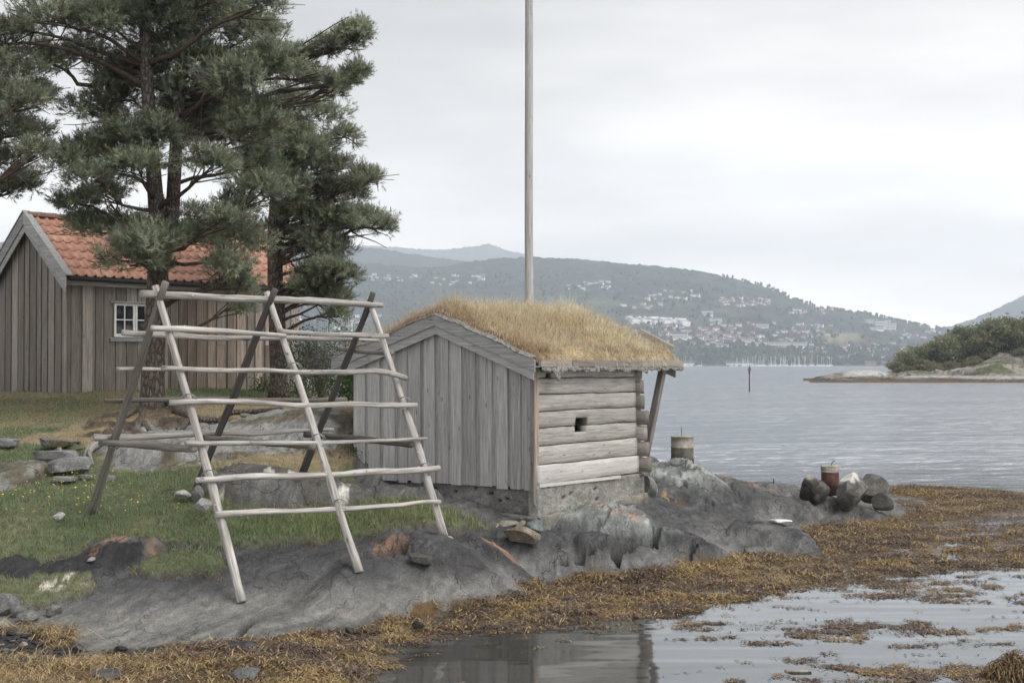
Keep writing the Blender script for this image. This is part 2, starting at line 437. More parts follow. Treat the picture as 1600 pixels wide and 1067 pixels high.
def poly(pts, z0=None):
    out = []
    for p in pts:
        if z0 is None: out.append(ground(*p)[:2])
        else:
            d = (CAM_H - z0) * F / (p[1] - HOR); out.append(W(p[0], p[1], d)[:2])
    return np.array(out)
def sdf(P, x, y):                                        # signed distance to a world polygon, inside positive
    d = np.full(x.shape, 1e9); ins = np.zeros(x.shape, bool)
    for (ax, ay), (bx, by) in zip(P, np.roll(P, -1, 0)):
        ex, ey = bx - ax, by - ay
        t = np.clip(((x - ax) * ex + (y - ay) * ey) / (ex * ex + ey * ey + 1e-12), 0, 1)
        d = np.minimum(d, (x - ax - t * ex) ** 2 + (y - ay - t * ey) ** 2)
        c = ((ay > y) != (by > y)) & (x < ex * (y - ay) / (ey if abs(ey) > 1e-12 else 1e-12) + ax)
        ins ^= c
    d = np.sqrt(d)
    return np.where(ins, d, -d)

def facets(x, y, rot, sx, sy, seed, tilt, step):
    """broken rock: cells stretched along the bedding, each its own tilted plane; returns height, distance to the joint, cell id"""
    c, s = math.cos(rot), math.sin(rot); u, v = (x * c + y * s) / sx, (-x * s + y * c) / sy
    iu, iv = np.floor(u), np.floor(v); f1 = np.full(u.shape, 9.0); f2 = np.full(u.shape, 9.0); h = np.zeros(u.shape); idc = np.zeros(u.shape)
    for du in (-1, 0, 1):
        for dv in (-1, 0, 1):
            cu, cv = iu + du, iv + dv; o = np.zeros_like(cu)
            pu, pv = cu + .15 + .7 * _hash(cu, cv, o, seed), cv + .15 + .7 * _hash(cu, cv, o + 1, seed)
            d = np.hypot(u - pu, v - pv); i = _hash(cu, cv, o + 2, seed)
            g = ((u - pu) * sx * (_hash(cu, cv, o + 3, seed) - .5) + (v - pv) * sy * (_hash(cu, cv, o + 4, seed) - .5)) * tilt + (i - .5) * step
            m = d < f1; f2 = np.where(m, f1, np.minimum(f2, d)); h = np.where(m, g, h); idc = np.where(m, i, idc); f1 = np.where(m, d, f1)
    return h, f2 - f1, idc
# rock outcrops: (column, row, distance or None, half length, half depth, turn in degrees, height over the smooth ground, edge power, kind)
DOMES = [
    (455, 790, 19.6, 1.20, 0.62, 4, 0.42, 4, 'lichen'),        # outcrop under the rack
    (600, 768, 20.6, 0.85, 0.45, -14, 0.22, 3, 'grey'),        # slab against the foundation
    (255, 710, 21.5, 1.05, 0.8, 8, 0.24, 4, 'pale'),           # grey outcrop below the tree
    (420, 690, 22.5, 1.3, 0.9, 4, 0.22, 3, 'pale'),
    (5, 760, 19.8, 0.62, 0.8, 10, 0.22, 2.5, 'moss'),           # outcrop at the left edge
    (195, 874, 17.0, 0.55, 0.26, 4, 0.20, 4, 'orange'),
    (140, 893, 16.7, 0.62, 0.22, 14, 0.09, 4, 'black'),
    (15, 910, 16.5, 0.35, 0.22, 0, 0.12, 4, 'black'),
    (690, 858, 17.85, 0.74, 0.30, -16, 0.10, 5, 'dark'),        # lip the near leg stands behind
    (790, 866, 18.8, 0.6, 0.30, -20, 0.11, 4, 'dark'),
    (945, 815, 20.9, 1.05, 0.62, 22, 0.15, 3, 'green'),        # greenish rock below the hut
    (940, 866, 19.75, 0.46, 0.36, 20, 0.15, 4, 'smooth'),
    (1068, 850, 20.9, 0.66, 0.40, 20, 0.19, 4, 'dark'),
    (1205, 843, 22.9, 0.80, 0.55, 20, 0.16, 4, 'dark'),
    (1205, 790, 25.6, 0.95, 0.62, 18, 0.16, 4, 'grey'),
    (1060, 790, 24.0, 0.7, 0.5, 20, 0.10, 3, 'grey'),
    (1330, 805, 26.3, 0.95, 0.42, -8, 0.10, 4, 'grey'),
    (1046, 746, 24.7, 0.5, 0.6, 30, 0.04, 2.5, 'green'),
    (1092, 756, 25.2, 0.45, 0.5, 30, 0.09, 2.5, 'green'),
    (1010, 708, 26.2, 0.30, 0.4, 30, 0.32, 3, 'green'),
    (1150, 764, 26.6, 0.85, 0.42, 8, 0.13, 3, 'orange2'),
    (975, 700, 25.6, 0.6, 0.6, 30, 0.2, 3, 'green'),
]
DM = []
for (c, r, d, a, b, t, h, p, k) in DOMES:
    q = W(c, r, d); DM.append((q[0], q[1], a, b, math.radians(t), h, p, k))
HUT_C, HUT_A = np.array([0.33, 20.0]), math.radians(-34.8)
SHED_C, SHED_A = np.array([-9.5, 30.1]), math.radians(-42.2)

POLY = dict(
  grass=poly([(-500, 612), (0, 617), (440, 609), (545, 618), (556, 752), (600, 776), (690, 806), (768, 826), (725, 834), (640, 826), (600, 835), (500, 849), (380, 862), (300, 852), (250, 858), (150, 850), (128, 872), (60, 884), (-500, 896)]),
  grass2=poly([(205, 893), (270, 866), (345, 868), (352, 906), (300, 902), (240, 908)]),
  grass3=poly([(-200, 908), (0, 900), (60, 890), (142, 908), (150, 925), (120, 938), (70, 950), (8, 946), (-200, 944)]),
  grass4=poly([(0, 930), (-300, 940), (-300, 950), (0, 955)]),
  dry=poly([(-20, 705), (60, 688), (150, 662), (440, 625), (556, 640), (556, 738), (440, 742), (330, 742), (180, 745), (120, 700)]),
  dry2=poly([(-500, 618), (240, 618), (230, 668), (-500, 690)]),
  earth=poly([(120, 690), (145, 662), (200, 648), (262, 640), (290, 664), (230, 680), (170, 694)]),
  needles=poly([(470, 640), (556, 632), (556, 720), (520, 722), (500, 690)]),
  pale=poly([(160, 700), (200, 668), (330, 655), (480, 662), (530, 700), (440, 716), (330, 728), (250, 742), (170, 738)]),
  shell=poly([(48, 918), (100, 906), (145, 916), (120, 930), (60, 934)]),
  weed=poly([(-500, 1040), (60, 1035), (200, 1032), (420, 1004), (560, 984), (700, 946), (850, 916), (1000, 898), (1100, 882), (1200, 868), (1292, 868), (1236, 818), (1340, 812), (1412, 812), (1410, 788), (1376, 758), (1500, 758), (1680, 776), (1680, 876), (1510, 888), (1250, 914), (1100, 952), (900, 972), (720, 1004), (600, 1034), (560, 1090), (-500, 1090)], 0.01),
  weed2=poly([(-500, 965), (30, 972), (100, 968), (118, 985), (110, 1012), (85, 1016), (40, 990), (-500, 990)]),
  sparse=poly([(560, 1090), (600, 1030), (720, 1000), (900, 965), (1100, 935), (1250, 888), (1500, 866), (1800, 846), (1800, 1090)], 0.0),
  gravel=poly([(-500, 985), (30, 985), (110, 1008), (130, 1022), (420, 1000), (400, 1008), (210, 1034), (60, 1038), (-500, 1045)]),
)
def hutlocal(x, y, C, A):
    dx, dy = x - C[0], y - C[1]; c, s = math.cos(A), math.sin(A)
    return dx * c + dy * s, -dx * s + dy * c

def terrain(x, y):
    """height and colour of the ground"""
    z = base(x, y)
    wx = x + 0.15 * fbm(x * 1.5, y * 1.5, oct=2, seed=3); wy = y + 0.15 * fbm(x * 1.5, y * 1.5, oct=2, seed=9)
    kinds = {}; rock = np.zeros_like(z); add = np.zeros_like(z)
    for (cx, cy, a, b, t, h, p, k) in DM:
        lx = (wx - cx) * math.cos(t) + (wy - cy) * math.sin(t); ly = -(wx - cx) * math.sin(t) + (wy - cy) * math.cos(t)
        r = np.hypot(lx / a, ly / b)
        v = np.where(r < 1, h * {'dark': 1.25, 'grey': 1.2, 'green': 1.1}.get(k, 1) * np.clip(1 - np.minimum(r, 1) ** p, 0, 1) ** 0.55, 0)
        add = np.maximum(add, v)
        m = sstep(1.03, 0.93, r); rock = np.maximum(rock, m)
        if k in ('dark', 'grey', 'green'): m = sstep(1.22, .62, r + .25 * fbm(x * 2.4, y * 2.4, oct=3, seed=31))
        kinds[k] = np.maximum(kinds.get(k, 0), m)
    j = 0.09 * fbm(x * 3.2, y * 3.2, oct=4, seed=21) + 0.05 * fbm(x * 11, y * 11, oct=2, seed=5)
    M = {k: sstep(-0.03, 0.05, sdf(P, x, y) + j) for k, P in POLY.items()}
    grass = np.clip(np.maximum.reduce([M['grass'], M['grass2'], M['grass3'], M['grass4']]) - rock, 0, 1)
    palerock = M['pale'] * sstep(-.42, .0, fbm(x * 1.1, y * 1.1, oct=3, seed=33) + .30)
    grass = grass * (1 - palerock)
    earth = np.clip(M['earth'] * (1 - rock) * sstep(-.25, .15, fbm(x * 2.1, y * 2.1, oct=4, seed=34)), 0, 1)
    bare = 1 - grass
    # rock relief: tilted strata, joints, lumps
    s = (x * 0.80 - y * 0.55 + z * .4) * 2.3 + 0.7 * fbm(x * 0.9, y * 0.9, oct=3, seed=50)
    saw = (s - np.floor(s)); saw = np.where(saw < .82, saw / .82, (1 - saw) / .18)
    s2 = (x * 0.80 - y * 0.55 + z * .4) * 8.5 + 0.9 * fbm(x * 1.4, y * 1.4, oct=3, seed=51)
    saw2 = (s2 - np.floor(s2)); saw2 = np.where(saw2 < .8, saw2 / .8, (1 - saw2) / .2)
    lump = fbm(x * 1.5, y * 1.5, oct=5, seed=60); fine = fbm(x * 6, y * 6, oct=4, seed=61, rough=.6)
    f1, e1, idc = worley(wx * 1.25 + 0.25 * lump, wy * 1.0 + .25 * fine, seed=70)
    f2_, e2, idd = worley(x * 4.1 + 0.2 * fine, y * 3.1 + .3 * lump, seed=71)
    crack = sstep(0.055, 0.0, e1) * sstep(-.25, .25, fbm(x * .8, y * .8, oct=2, seed=72))
    crack2 = sstep(0.07, 0.0, e2) * sstep(.0, .4, fbm(x * .9, y * .9, oct=2, seed=73))
    green = np.clip(kinds['green'], 0, 1); slabm = sstep(2.0, 0.2, x) * sstep(19.2, 18, y) * (1 - rock)
    rough = np.clip(1 - .72 * slabm, 0, 1)
    zr = (0.030 * (saw - .5) + 0.014 * (saw2 - .5)) * rough + 0.035 * lump * (1 - .5 * slabm) + 0.022 * fine * rough - 0.03 * crack * rough - 0.014 * crack2 * rough
    zr = zr + green * .03 * fine
    zr = zr - 0.006 * slabm * sstep(.6, .95, saw2) + .010 * slabm * (saw - .5)
    fx, fy = x + .10 * lump + .03 * fine, y + .10 * fbm(x * 1.5 + 7, y * 1.5, oct=3, seed=62) + .03 * fine
    hA, eA, iA = facets(fx, fy, math.radians(34), 1.05, .50, 161, .45, .09)
    hB, eB, iB = facets(fx, fy, math.radians(42), .40, .20, 162, .7, .06)
    hC, eC, iC = facets(fx, fy, math.radians(25), .16, .10, 163, .8, .03)
    jag = np.clip(.42 * (1 - slabm) + .5 * green + .25 * np.clip(kinds['dark'] + kinds['grey'], 0, 1) - .35 * np.clip(kinds['pale'], 0, 1) - .25 * np.clip(kinds['lichen'], 0, 1), 0, 1.25)
    zr = zr + jag * (.26 + .38 * green) * (hA + .75 * hB + .9 * hC) + .05 * slabm * hA
    crack = np.clip(crack * .35 + np.clip(jag, 0, 1) * sstep(.05, .012, eA) * sstep(-.3, .1, fbm(x * .9, y * .9, oct=2, seed=74)), 0, 1)
    crack2 = np.clip(crack2 * .3 + np.clip(jag, 0, 1) * sstep(.09, .02, eB) * sstep(-.1, .25, fbm(x * 1.2, y * 1.2, oct=2, seed=75)), 0, 1)
    # the narrow cleft left of the big dark rock, and the cleft under the near leg
    for (c, r, d, L, w, t, dep) in ((992, 862, 20.2, .75, .075, 62, .42), (1085, 858, 20.6, .5, .03, 66, .14), (1130, 812, 24.0, .6, .035, 12, .14), (905, 868, 19.5, .5, .025, 30, .10), (386, 985, 15.3, .45, .055, 80, .12), (610, 868, 17.7, .30, .07, 30, .10)):
        q = W(c, r, d); t = math.radians(t)
        lx = (wx - q[0]) * math.cos(t) + (wy - q[1]) * math.sin(t); ly = -(wx - q[0]) * math.sin(t) + (wy - q[1]) * math.cos(t)
        g = sstep(1, .75, np.abs(ly) / w) * sstep(1, .8, np.abs(lx) / L)
        zr = zr - dep * g; crack = np.maximum(crack, g)
    turf = grass * (0.07 + 0.05 * fbm(x * 2.2, y * 2.2, oct=4, seed=80) + 0.02 * fine)
    earthz = earth * (0.10 * np.abs(fbm(x * 2.6, y * 2.6, oct=5, seed=81)) + .07 * fine)
    weedf = np.clip(np.maximum(M['weed'], M['weed2']) * sstep(.20, .08, z + add), 0, 1) * (1 - sstep(1.3, .75, np.hypot((800 + F * x / y - 850) / 250, (HOR + F * CAM_H / y - 1032) / 46) + .35 * fbm(x * 1.6, y * 3, oct=4, seed=650)))
    lowtide = sstep(.09, -.02, z + add)
    wl = fbm(x * 2.6, y * 2.6, oct=4, seed=90); wl2 = fbm(x * 9, y * 9, oct=3, seed=91)
    weedz = weedf * (0.055 * np.clip(wl + .5, 0, 2) + 0.035 * wl2) * sstep(1.3, .3, np.maximum(0, y - 20) / 12 + .3)
    # seaweed floats up to the surface in the shallows
    z0 = z + add
    floatz = np.where(weedf > .5, np.maximum(z0, -0.02), z0)
    z1 = floatz + zr * bare * (1 - weedf) + turf + earthz + weedz
    # level ground under the two huts, so nothing pokes through their floors
    lx, ly = hutlocal(x, y, HUT_C, HUT_A)
    ins = sstep(.05, .35, np.minimum.reduce([lx + 3.33, -lx, ly, 3.06 - ly])); z1 = z1 * (1 - ins) + np.minimum(z1, .95) * ins
    lx, ly = hutlocal(x, y, SHED_C, SHED_A)
    ins = sstep(.05, .35, np.minimum.reduce([lx + 2.9, -lx, ly, 6.32 - ly])); z1 = z1 * (1 - ins) + np.minimum(z1, 2.2) * ins
    # ---- colour (albedo)
    def C(*c): return np.array(c)[None, None] if z.ndim == 2 else np.array(c)[None]
    def mixA(A, B, m): return A * (1 - m[..., None]) + B * m[..., None]
    col = C(.165, .165, .163) * np.ones(z.shape + (3,))
    col = col * (1 + .22 * fbm(x * 2, y * 2, oct=4, seed=100))[..., None]
    hgt = z + add + .10 * lump
    band = sstep(.30, .48, hgt) * sstep(.95, .75, hgt) * sstep(2.4, 1.2, np.abs(x + .5) - 3.2)
    col = mixA(col, C(.072, .072, .076), .88 * band * (1 - green))
    lowp = sstep(.34, .22, hgt) * sstep(.05, .11, hgt)
    col = mixA(col, C(.225, .222, .208), .5 * lowp * slabm)
    col = mixA(col, C(.30, .28, .24), .5 * lowp * slabm * sstep(.1, .5, fbm(x * 3, y * 6, oct=4, seed=101)))
    col = mixA(col, C(.105, .096, .085), sstep(.10, .03, hgt) * .8)
    col = mixA(col, C(.055, .055, .06), np.clip(kinds['dark'], 0, 1) * .85 * sstep(-.5, .3, lump + .2))
    col = mixA(col, C(.075, .077, .08), np.clip(kinds['grey'], 0, 1) * .65)
    col = mixA(col, C(.195, .21, .204), green * .95)
    col = mixA(col, C(.32, .345, .33), green * sstep(.62, .9, iB) * .75)
    col = mixA(col, C(.115, .125, .122), green * sstep(.25, .05, iB) * .7)
    col = mixA(col, C(.035, .035, .038), np.clip(kinds['black'], 0, 1) * .9)
    pr = np.maximum.reduce([palerock, kinds['pale'], kinds['moss']])
    col = mixA(col, C(.275, .275, .265), np.clip(pr, 0, 1) * .85)
    moss = np.clip(np.maximum(pr, kinds['lichen']), 0, 1) * sstep(.05, .35, fbm(x * 3.4, y * 3.4, oct=4, seed=110))
    moss = np.maximum(moss, kinds['moss'] * sstep(-.25, .15, fbm(x * 3.4, y * 3.4, oct=4, seed=111)))
    col = mixA(col, C(.115, .095, .055), moss * .8)
    col = mixA(col, C(.15, .15, .148), kinds['lichen'] * .5)
    _, le, li = worley(x * 2.1, y * 2.1, seed=120); lf, _, li = worley(x * 2.6, y * 2.6, seed=121)
    col = mixA(col, C(.62, .62, .58), kinds['lichen'] * (lf < .10 + .10 * (li > .7)) * (li > .5))
    ora = np.clip(np.maximum(kinds['orange'] * .9, kinds['orange2'] * .65), 0, 1) * sstep(-.15, .25, fbm(x * 4, y * 4, oct=4, seed=130))
    q = W(785, 838, 19.0); ora = np.maximum(ora, sstep(.34, .22, np.hypot((wx - q[0]), (wy - q[1]) * 1.5)))
    q = W(960, 826, 20.9); ora = np.maximum(ora, .8 * sstep(.5, .25, np.hypot((wx - q[0]), (wy - q[1]) * 2)) * sstep(-.1, .2, fine))
    q = W(560, 856, 17.8); ora = np.maximum(ora, .6 * sstep(.9, .5, np.hypot((wx - q[0]) * .8, (wy - q[1]) * 3)) * sstep(.0, .3, fine))
    col = mixA(col, C(.36, .22, .14), ora * .8)
    q = W(1058, 788, 23.4); col = mixA(col, C(.42, .27, .07), .8 * sstep(.28, .12, np.hypot((wx - q[0]), (wy - q[1]) * 1.5)) * sstep(-.3, .1, fine))
    col = col * (1 + (.34 * (iB - .5) + .40 * (iA - .5)) * np.clip(jag, 0, 1))[..., None]
    col = mixA(col, C(.035, .033, .032), np.clip(crack * .85 + crack2 * .5 * rough, 0, 1))
    streak = sstep(.25, .6, fbm(s2 * .8, x * .35 + y * .3, oct=3, seed=140))
    col = mixA(col, col * .68, streak * (1 - green)); col = mixA(col, col * 1.3, sstep(.2, .6, fbm(s2 * 1.7 + 9, x * .4, oct=2, seed=141)) * (1 - green) * .8)
    # soil and grass ground
    gn = fbm(x * 1.3, y * 1.3, oct=4, seed=150)
    gcol = C(.135, .15, .088) * np.ones(z.shape + (3,))
    dryness = np.clip(np.maximum(M['dry'] * 1.0, M['dry2'] * .55) + .35 * gn, 0, 1)
    gcol = mixA(gcol, C(.265, .215, .132), dryness)
    gcol = mixA(gcol, C(.16, .118, .088), M['needles'] * .9)
    edge = sstep(.9, .4, grass); gcol = mixA(gcol, C(.09, .07, .05), edge)
    gcol = mixA(gcol, C(.6, .57, .50), M['shell'] * sstep(.0, .25, fine + .12))
    col = mixA(col, gcol, grass)
    col = mixA(col, C(.085, .068, .055) * (1 + .8 * fine[..., None]), earth)
    # drift line: gravel and weed
    col = mixA(col, C(.045, .045, .048) * (1 + .6 * fine[..., None]), M['gravel'] * (1 - grass) * sstep(.4, .25, hgt))
    wcol = C(.115, .078, .036) * (1 + .35 * wl[..., None]) + C(.03, .012, .012) * wl2[..., None]
    col = mixA(col, np.clip(wcol, .01, 1), weedf * sstep(-.75, -.35, wl + .5 * wl2))
    rockm = np.clip((1 - grass) * (1 - weedf) * (1 - earth), 0, 1)
    rockm = rockm * (1 - .25 * slabm)
    dens = dict(rock=rockm, grass=grass * (1 - .85 * earth) * (1 - M['shell'] * .7), dry=dryness, weed=weedf, needles=M['needles'], sparse=M['sparse'] * (1 - M['weed']), edge=edge, gravel=M['gravel'])
    return z1, np.clip(col, 0.004, 1), dens

us = np.concatenate([np.linspace(-.85, -.43, 90)[:-1], np.linspace(-.43, .43, 700), np.linspace(.43, .75, 60)[1:]])
ys = 11 * (50 / 11) ** np.linspace(0, 1, 345)
UU, YY = np.meshgrid(us, ys)
XX = UU * YY
TZ, TC, TD = terrain(XX, YY)
nr, nc = XX.shape
ii, jj = np.meshgrid(np.arange(nr - 1), np.arange(nc - 1), indexing='ij')
a = ii * nc + jj
Q = np.stack([a, a + 1, a + nc + 1, a + nc], -1).reshape(-1, 4)
me = np_mesh('terrain', np.stack([XX, YY, TZ], -1).reshape(-1, 3), Q, [M_TERRAIN], True, TC.reshape(-1, 3))
me.attributes.new('Rock', 'FLOAT', 'POINT').data.foreach_set('value', TD['rock'].astype(np.float32).ravel())
tag(link('terrain', me), kind='structure')
def tz(x, y):                                            # height of the finished ground sheet
    u = np.interp(np.asarray(x) / np.asarray(y), us, np.arange(nc)); v = np.interp(y, ys, np.arange(nr))
    i = np.clip(v.astype(int), 0, nr - 2); j = np.clip(u.astype(int), 0, nc - 2); fu, fv = u - j, v - i
    return (TZ[i, j] * (1 - fu) + TZ[i, j + 1] * fu) * (1 - fv) + (TZ[i + 1, j] * (1 - fu) + TZ[i + 1, j + 1] * fu) * fv
def tzs(x, y): return float(tz(np.array([x]), np.array([y]))[0])

# sea bed and sea
bed = plain('sea_bed_mud', (.035, .033, .028), .9)
me = np_mesh('sea_bed', [(-6900, -700, -3.5), (6900, -700, -3.5), (6900, 8600, -3.5), (-6900, 8600, -3.5)], [(0, 1, 2, 3)], [bed])
tag(link('sea_bed', me), kind='structure')
m, nt, b = new_mat('sea_water')
p = nd(nt, 'ShaderNodeNewGeometry').outputs['Position']
sx = nd(nt, 'ShaderNodeSeparateXYZ'); nt.links.new(p, sx.inputs[0])
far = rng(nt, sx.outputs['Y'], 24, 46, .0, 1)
w1 = noise(nt, mapping(nt, p, (.55, 1.5, 1)), 1.0, 4, .55)
w2 = noise(nt, mapping(nt, p, (1.8, 4.2, 1)), 1.0, 3, .5)
w3 = noise(nt, mapping(nt, p, (.05, .10, 1), (3, 8, 0)), 1.0, 3, .5)
calm = noise(nt, mapping(nt, p, (.22, 1.1, 1)), 1.0, 2, .5)
w0 = noise(nt, mapping(nt, p, (.22, .42, 1), (1, 5, 0)), 1.0, 3, .6)
hh = mathn(nt, 'ADD', mathn(nt, 'ADD', mathn(nt, 'MULTIPLY', w0, 2.2), mathn(nt, 'MULTIPLY', w1, 1.1)), mathn(nt, 'MULTIPLY', w2, .3))
hh = mathn(nt, 'MULTIPLY', hh, mathn(nt, 'MULTIPLY', far, rng(nt, w3, .35, .65, .6, 1.25)))
hh = mathn(nt, 'ADD', hh, mathn(nt, 'MULTIPLY', calm, .02))
bp = nd(nt, 'ShaderNodeBump'); bp.inputs['Strength'].default_value = 1; bp.inputs['Distance'].default_value = 1.0
nt.links.new(hh, bp.inputs['Height'])
fr = nd(nt, 'ShaderNodeFresnel'); fr.inputs['IOR'].default_value = 2.2
nt.links.new(bp.outputs[0], fr.inputs['Normal'])
gl = nd(nt, 'ShaderNodeBsdfGlossy'); gl.inputs['Roughness'].default_value = .06; gl.inputs['Color'].default_value = (.91, .955, 1, 1)
nt.links.new(bp.outputs[0], gl.inputs['Normal'])
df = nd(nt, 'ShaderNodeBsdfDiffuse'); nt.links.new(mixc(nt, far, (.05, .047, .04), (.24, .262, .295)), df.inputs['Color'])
ms = nd(nt, 'ShaderNodeMixShader')
nt.links.new(fr.outputs[0], ms.inputs[0]); nt.links.new(df.outputs[0], ms.inputs[1]); nt.links.new(gl.outputs[0], ms.inputs[2])
nt.links.new(ms.outputs[0], nt.nodes['Material Output'].inputs['Surface'])
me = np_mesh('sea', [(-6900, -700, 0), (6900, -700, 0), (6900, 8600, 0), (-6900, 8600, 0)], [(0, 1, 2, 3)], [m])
tag(link('sea', me), kind='structure')

# ---------------------------------------------------------------- log hut with turf roof  (local x along the gable, y along the log wall)
ZB = 0.7
hut = thing('log_hut', 'small grey log hut with a dry grass turf roof on the shore rock', 'hut', (HUT_C[0], HUT_C[1], ZB), HUT_A)
AP = -1.68
def hroof(x): return np.where(np.asarray(x) > AP, 3.66 - .385 * (np.asarray(x) - AP), 3.66 + .325 * (np.asarray(x) - AP))
# gable cladding: under boards, then over boards
x = -3.34
while x < -0.02:
    w = random.uniform(.15, .20)
    x1 = min(x + w, -.005)
    mb = MB(); zt0, zt1 = float(hroof(x)) - .02 - ZB, float(hroof(x1)) - .02 - ZB
    y0 = -.026 - random.uniform(0, .004); zb = 1.235 + random.uniform(-.012, .012) - ZB
    mb.hexa([(x, y0, zb), (x1, y0, zb), (x1, 0, zb), (x, 0, zb), (x, y0, zt0), (x1, y0, zt1), (x1, 0, zt1), (x, 0, zt0)])
    mb.build('board', M_BOARD, hut)
    x = x1 + .003
x = -3.36
while x < -0.12:
    w = random.uniform(.155, .235); x1 = min(x + w, -.03)
    xs = [x] + ([AP] if x < AP < x1 else []) + [x1]
    mb = MB(); y0 = -.052 - random.uniform(0, .007); y1 = -.0305; zb = 1.225 + random.uniform(-.018, .014) - ZB
    tl = random.uniform(-.004, .004); off = np.array([0, 1, 1]) * random.random() * 50
    for xa, xb in zip(xs[:-1], xs[1:]):
        za, zc = float(hroof(xa)) - .02 - ZB, float(hroof(xb)) - .02 - ZB
        mb.hexa([(xa + tl, y0, zb), (xb + tl, y0 - .003, zb), (xb + tl, y1, zb), (xa + tl, y1, zb), (xa, y0, za), (xb, y0, zc), (xb, y1, zc), (xa, y1, za)], off=off)
    mb.build('board', M_BOARD, hut)
    x = x1 + random.uniform(.055, .10)
# log walls
def log(y0, y1, z0, z1, xc, th, seed, notch=None, axis='y', n=34):
    """hewn log from y0 to y1, uneven upper and lower edges, slightly bellied outer face"""
    t = np.linspace(0, 1, n); L = y0 + (y1 - y0) * t
    if notch:
        ex = [notch[0] - .004, notch[0] + .004, notch[1] - .004, notch[1] + .004]
        L = np.sort(np.concatenate([L, ex]))
    zt = z1 + .007 * vnoise(L * 2.1, L * 0 + seed, seed=seed) + .003 * vnoise(L * 7, L * 0 + seed, seed=seed + 3)
    zb_ = z0 + .007 * vnoise(L * 2.1, L * 0 + seed - 1, seed=seed - 1) + .003 * vnoise(L * 7, L * 0 + seed - 1, seed=seed + 2)
    if notch:
        m = (L > notch[0]) & (L < notch[1])
        if notch[2] == 'low': zb_ = np.where(m, notch[3], zb_)
        else: zt = np.where(m, notch[3], zt)
    prof = [(-th, 0.02), (-.016, 0.008), (-.004, .035), (0.0, .3), (.003, .65), (-.003, .955), (-.014, .994), (-th, .98)]
    V = []; G = []
    for k, (dx, f) in enumerate(prof):
        zz = zb_ + (zt - zb_) * f
        b = .012 * vnoise(L * 3.3, np.full_like(L, f * 2.2), np.full_like(L, seed * 3.7), seed) + .006 * vnoise(L * 11, np.full_like(L, f * 5), np.full_like(L, seed * 1.7), seed + 1)
        xx = xc + dx + (b if dx > -th else 0 * b)
        V.append(np.stack([xx, L, zz], -1) if axis == 'y' else np.stack([L, xx, zz], -1)); G.append(np.stack([L + seed * 9, zz + seed * 3, xx], -1))
    V = np.array(V); G = np.array(G); m_, n_ = V.shape[:2]
    i, j = np.meshgrid(np.arange(m_), np.arange(n_ - 1), indexing='ij')
    a = i * n_ + j; c = ((i + 1) % m_) * n_ + j
    Q = np.stack([a, a + 1, c + 1, c], -1).reshape(-1, 4)
    V = V.reshape(-1, 3); G = G.reshape(-1, 3)
    e0, e1 = V[np.arange(m_) * n_].mean(0), V[np.arange(m_) * n_ + n_ - 1].mean(0)
    k = len(V); V = np.vstack([V, e0, e1]); G = np.vstack([G, G[0], G[-1]])
    r = np.arange(m_)
    T = np.vstack([np.stack([np.full(m_, k), r * n_, ((r + 1) % m_) * n_], -1), np.stack([np.full(m_, k + 1), ((r + 1) % m_) * n_ + n_ - 1, r * n_ + n_ - 1], -1)])
    mb = MB(); mb.add(V, Q, T, G); return mb
LZ = [1.285, 1.565, 1.835, 2.085, 2.325, 2.565, 2.80, 2.93]
for k in range(7):
    z0, z1 = LZ[k] - ZB + .004, LZ[k + 1] - ZB - .004
    nt_ = None
    if k == 3: nt_ = (1.02, 1.32, 'low', 2.13 - ZB) if False else None
    if k == 2: nt_ = (1.05, 1.37, 'up', 1.995 - ZB)
    if k == 3: nt_ = (1.07, 1.42, 'low', 2.20 - ZB)
    if k == 6: nt_ = (.33, .47, 'low', 2.87 - ZB)
    log(.0, 3.02 + [.13, .06, .1, .03, .02, .05, 0][k], z0, z1, .0 + [.045, .02, .0, .0, -.01, -.015, -.03][k], .15, 11 + k, nt_).build('log', M_LOGPALE if k == 0 else M_LOG, hut, True)
for k in range(7):                                        # crossing logs of the far wall: their ends stand proud at the corner
    z0 = 1.30 + k * .245 - ZB
    log(-3.33, [.20, .16, .12, .15, .07, .06, .03][k], z0, min(z0 + .225, 2.95 - ZB), 3.02, .14, 31 + k, axis='x', n=20).build('log', M_SHED, hut, True)
mb = MB(); mb.box(-3.33, -3.19, .0, 2.88, 1.24 - ZB, 2.98 - ZB); mb.build('wall', M_BOARD, hut)
mb = MB(); mb.box(-.45, -.30, .6, 1.9, 1.3 - ZB, 2.9 - ZB); mb.build('inner_lining', M_SHED, hut)
mb = MB(); mb.box(-.29, -.16, 1.24, 1.262, 1.96 - ZB, 2.3 - ZB); mb.build('vent_slat', M_LOG, hut)
mb = MB(); mb.beam((.052, .02, 1.275 - ZB), (.07, 2.25, 1.262 - ZB), (0, 0, 1), .03, .045); mb.build('sill_batten', M_LOGPALE, hut)
mb = MB(); mb.box(-.035, .028, -.075, -.045, 1.02 - ZB, 2.95 - ZB); mb.build('corner_board', M_SHED, hut)
mb = MB(); mb.box(.0045, .026, -.0445, .055, 1.0 - ZB, 2.96 - ZB); mb.build('corner_board', M_SHEDWARM, hut)
red = plain('faded_red_paint', (.33, .07, .06), .8, .25)
mb = MB(); mb.box(-.20, -.06, 3.055, 3.085, 1.7 - ZB, 2.95 - ZB); mb.build('door_board', red, hut)
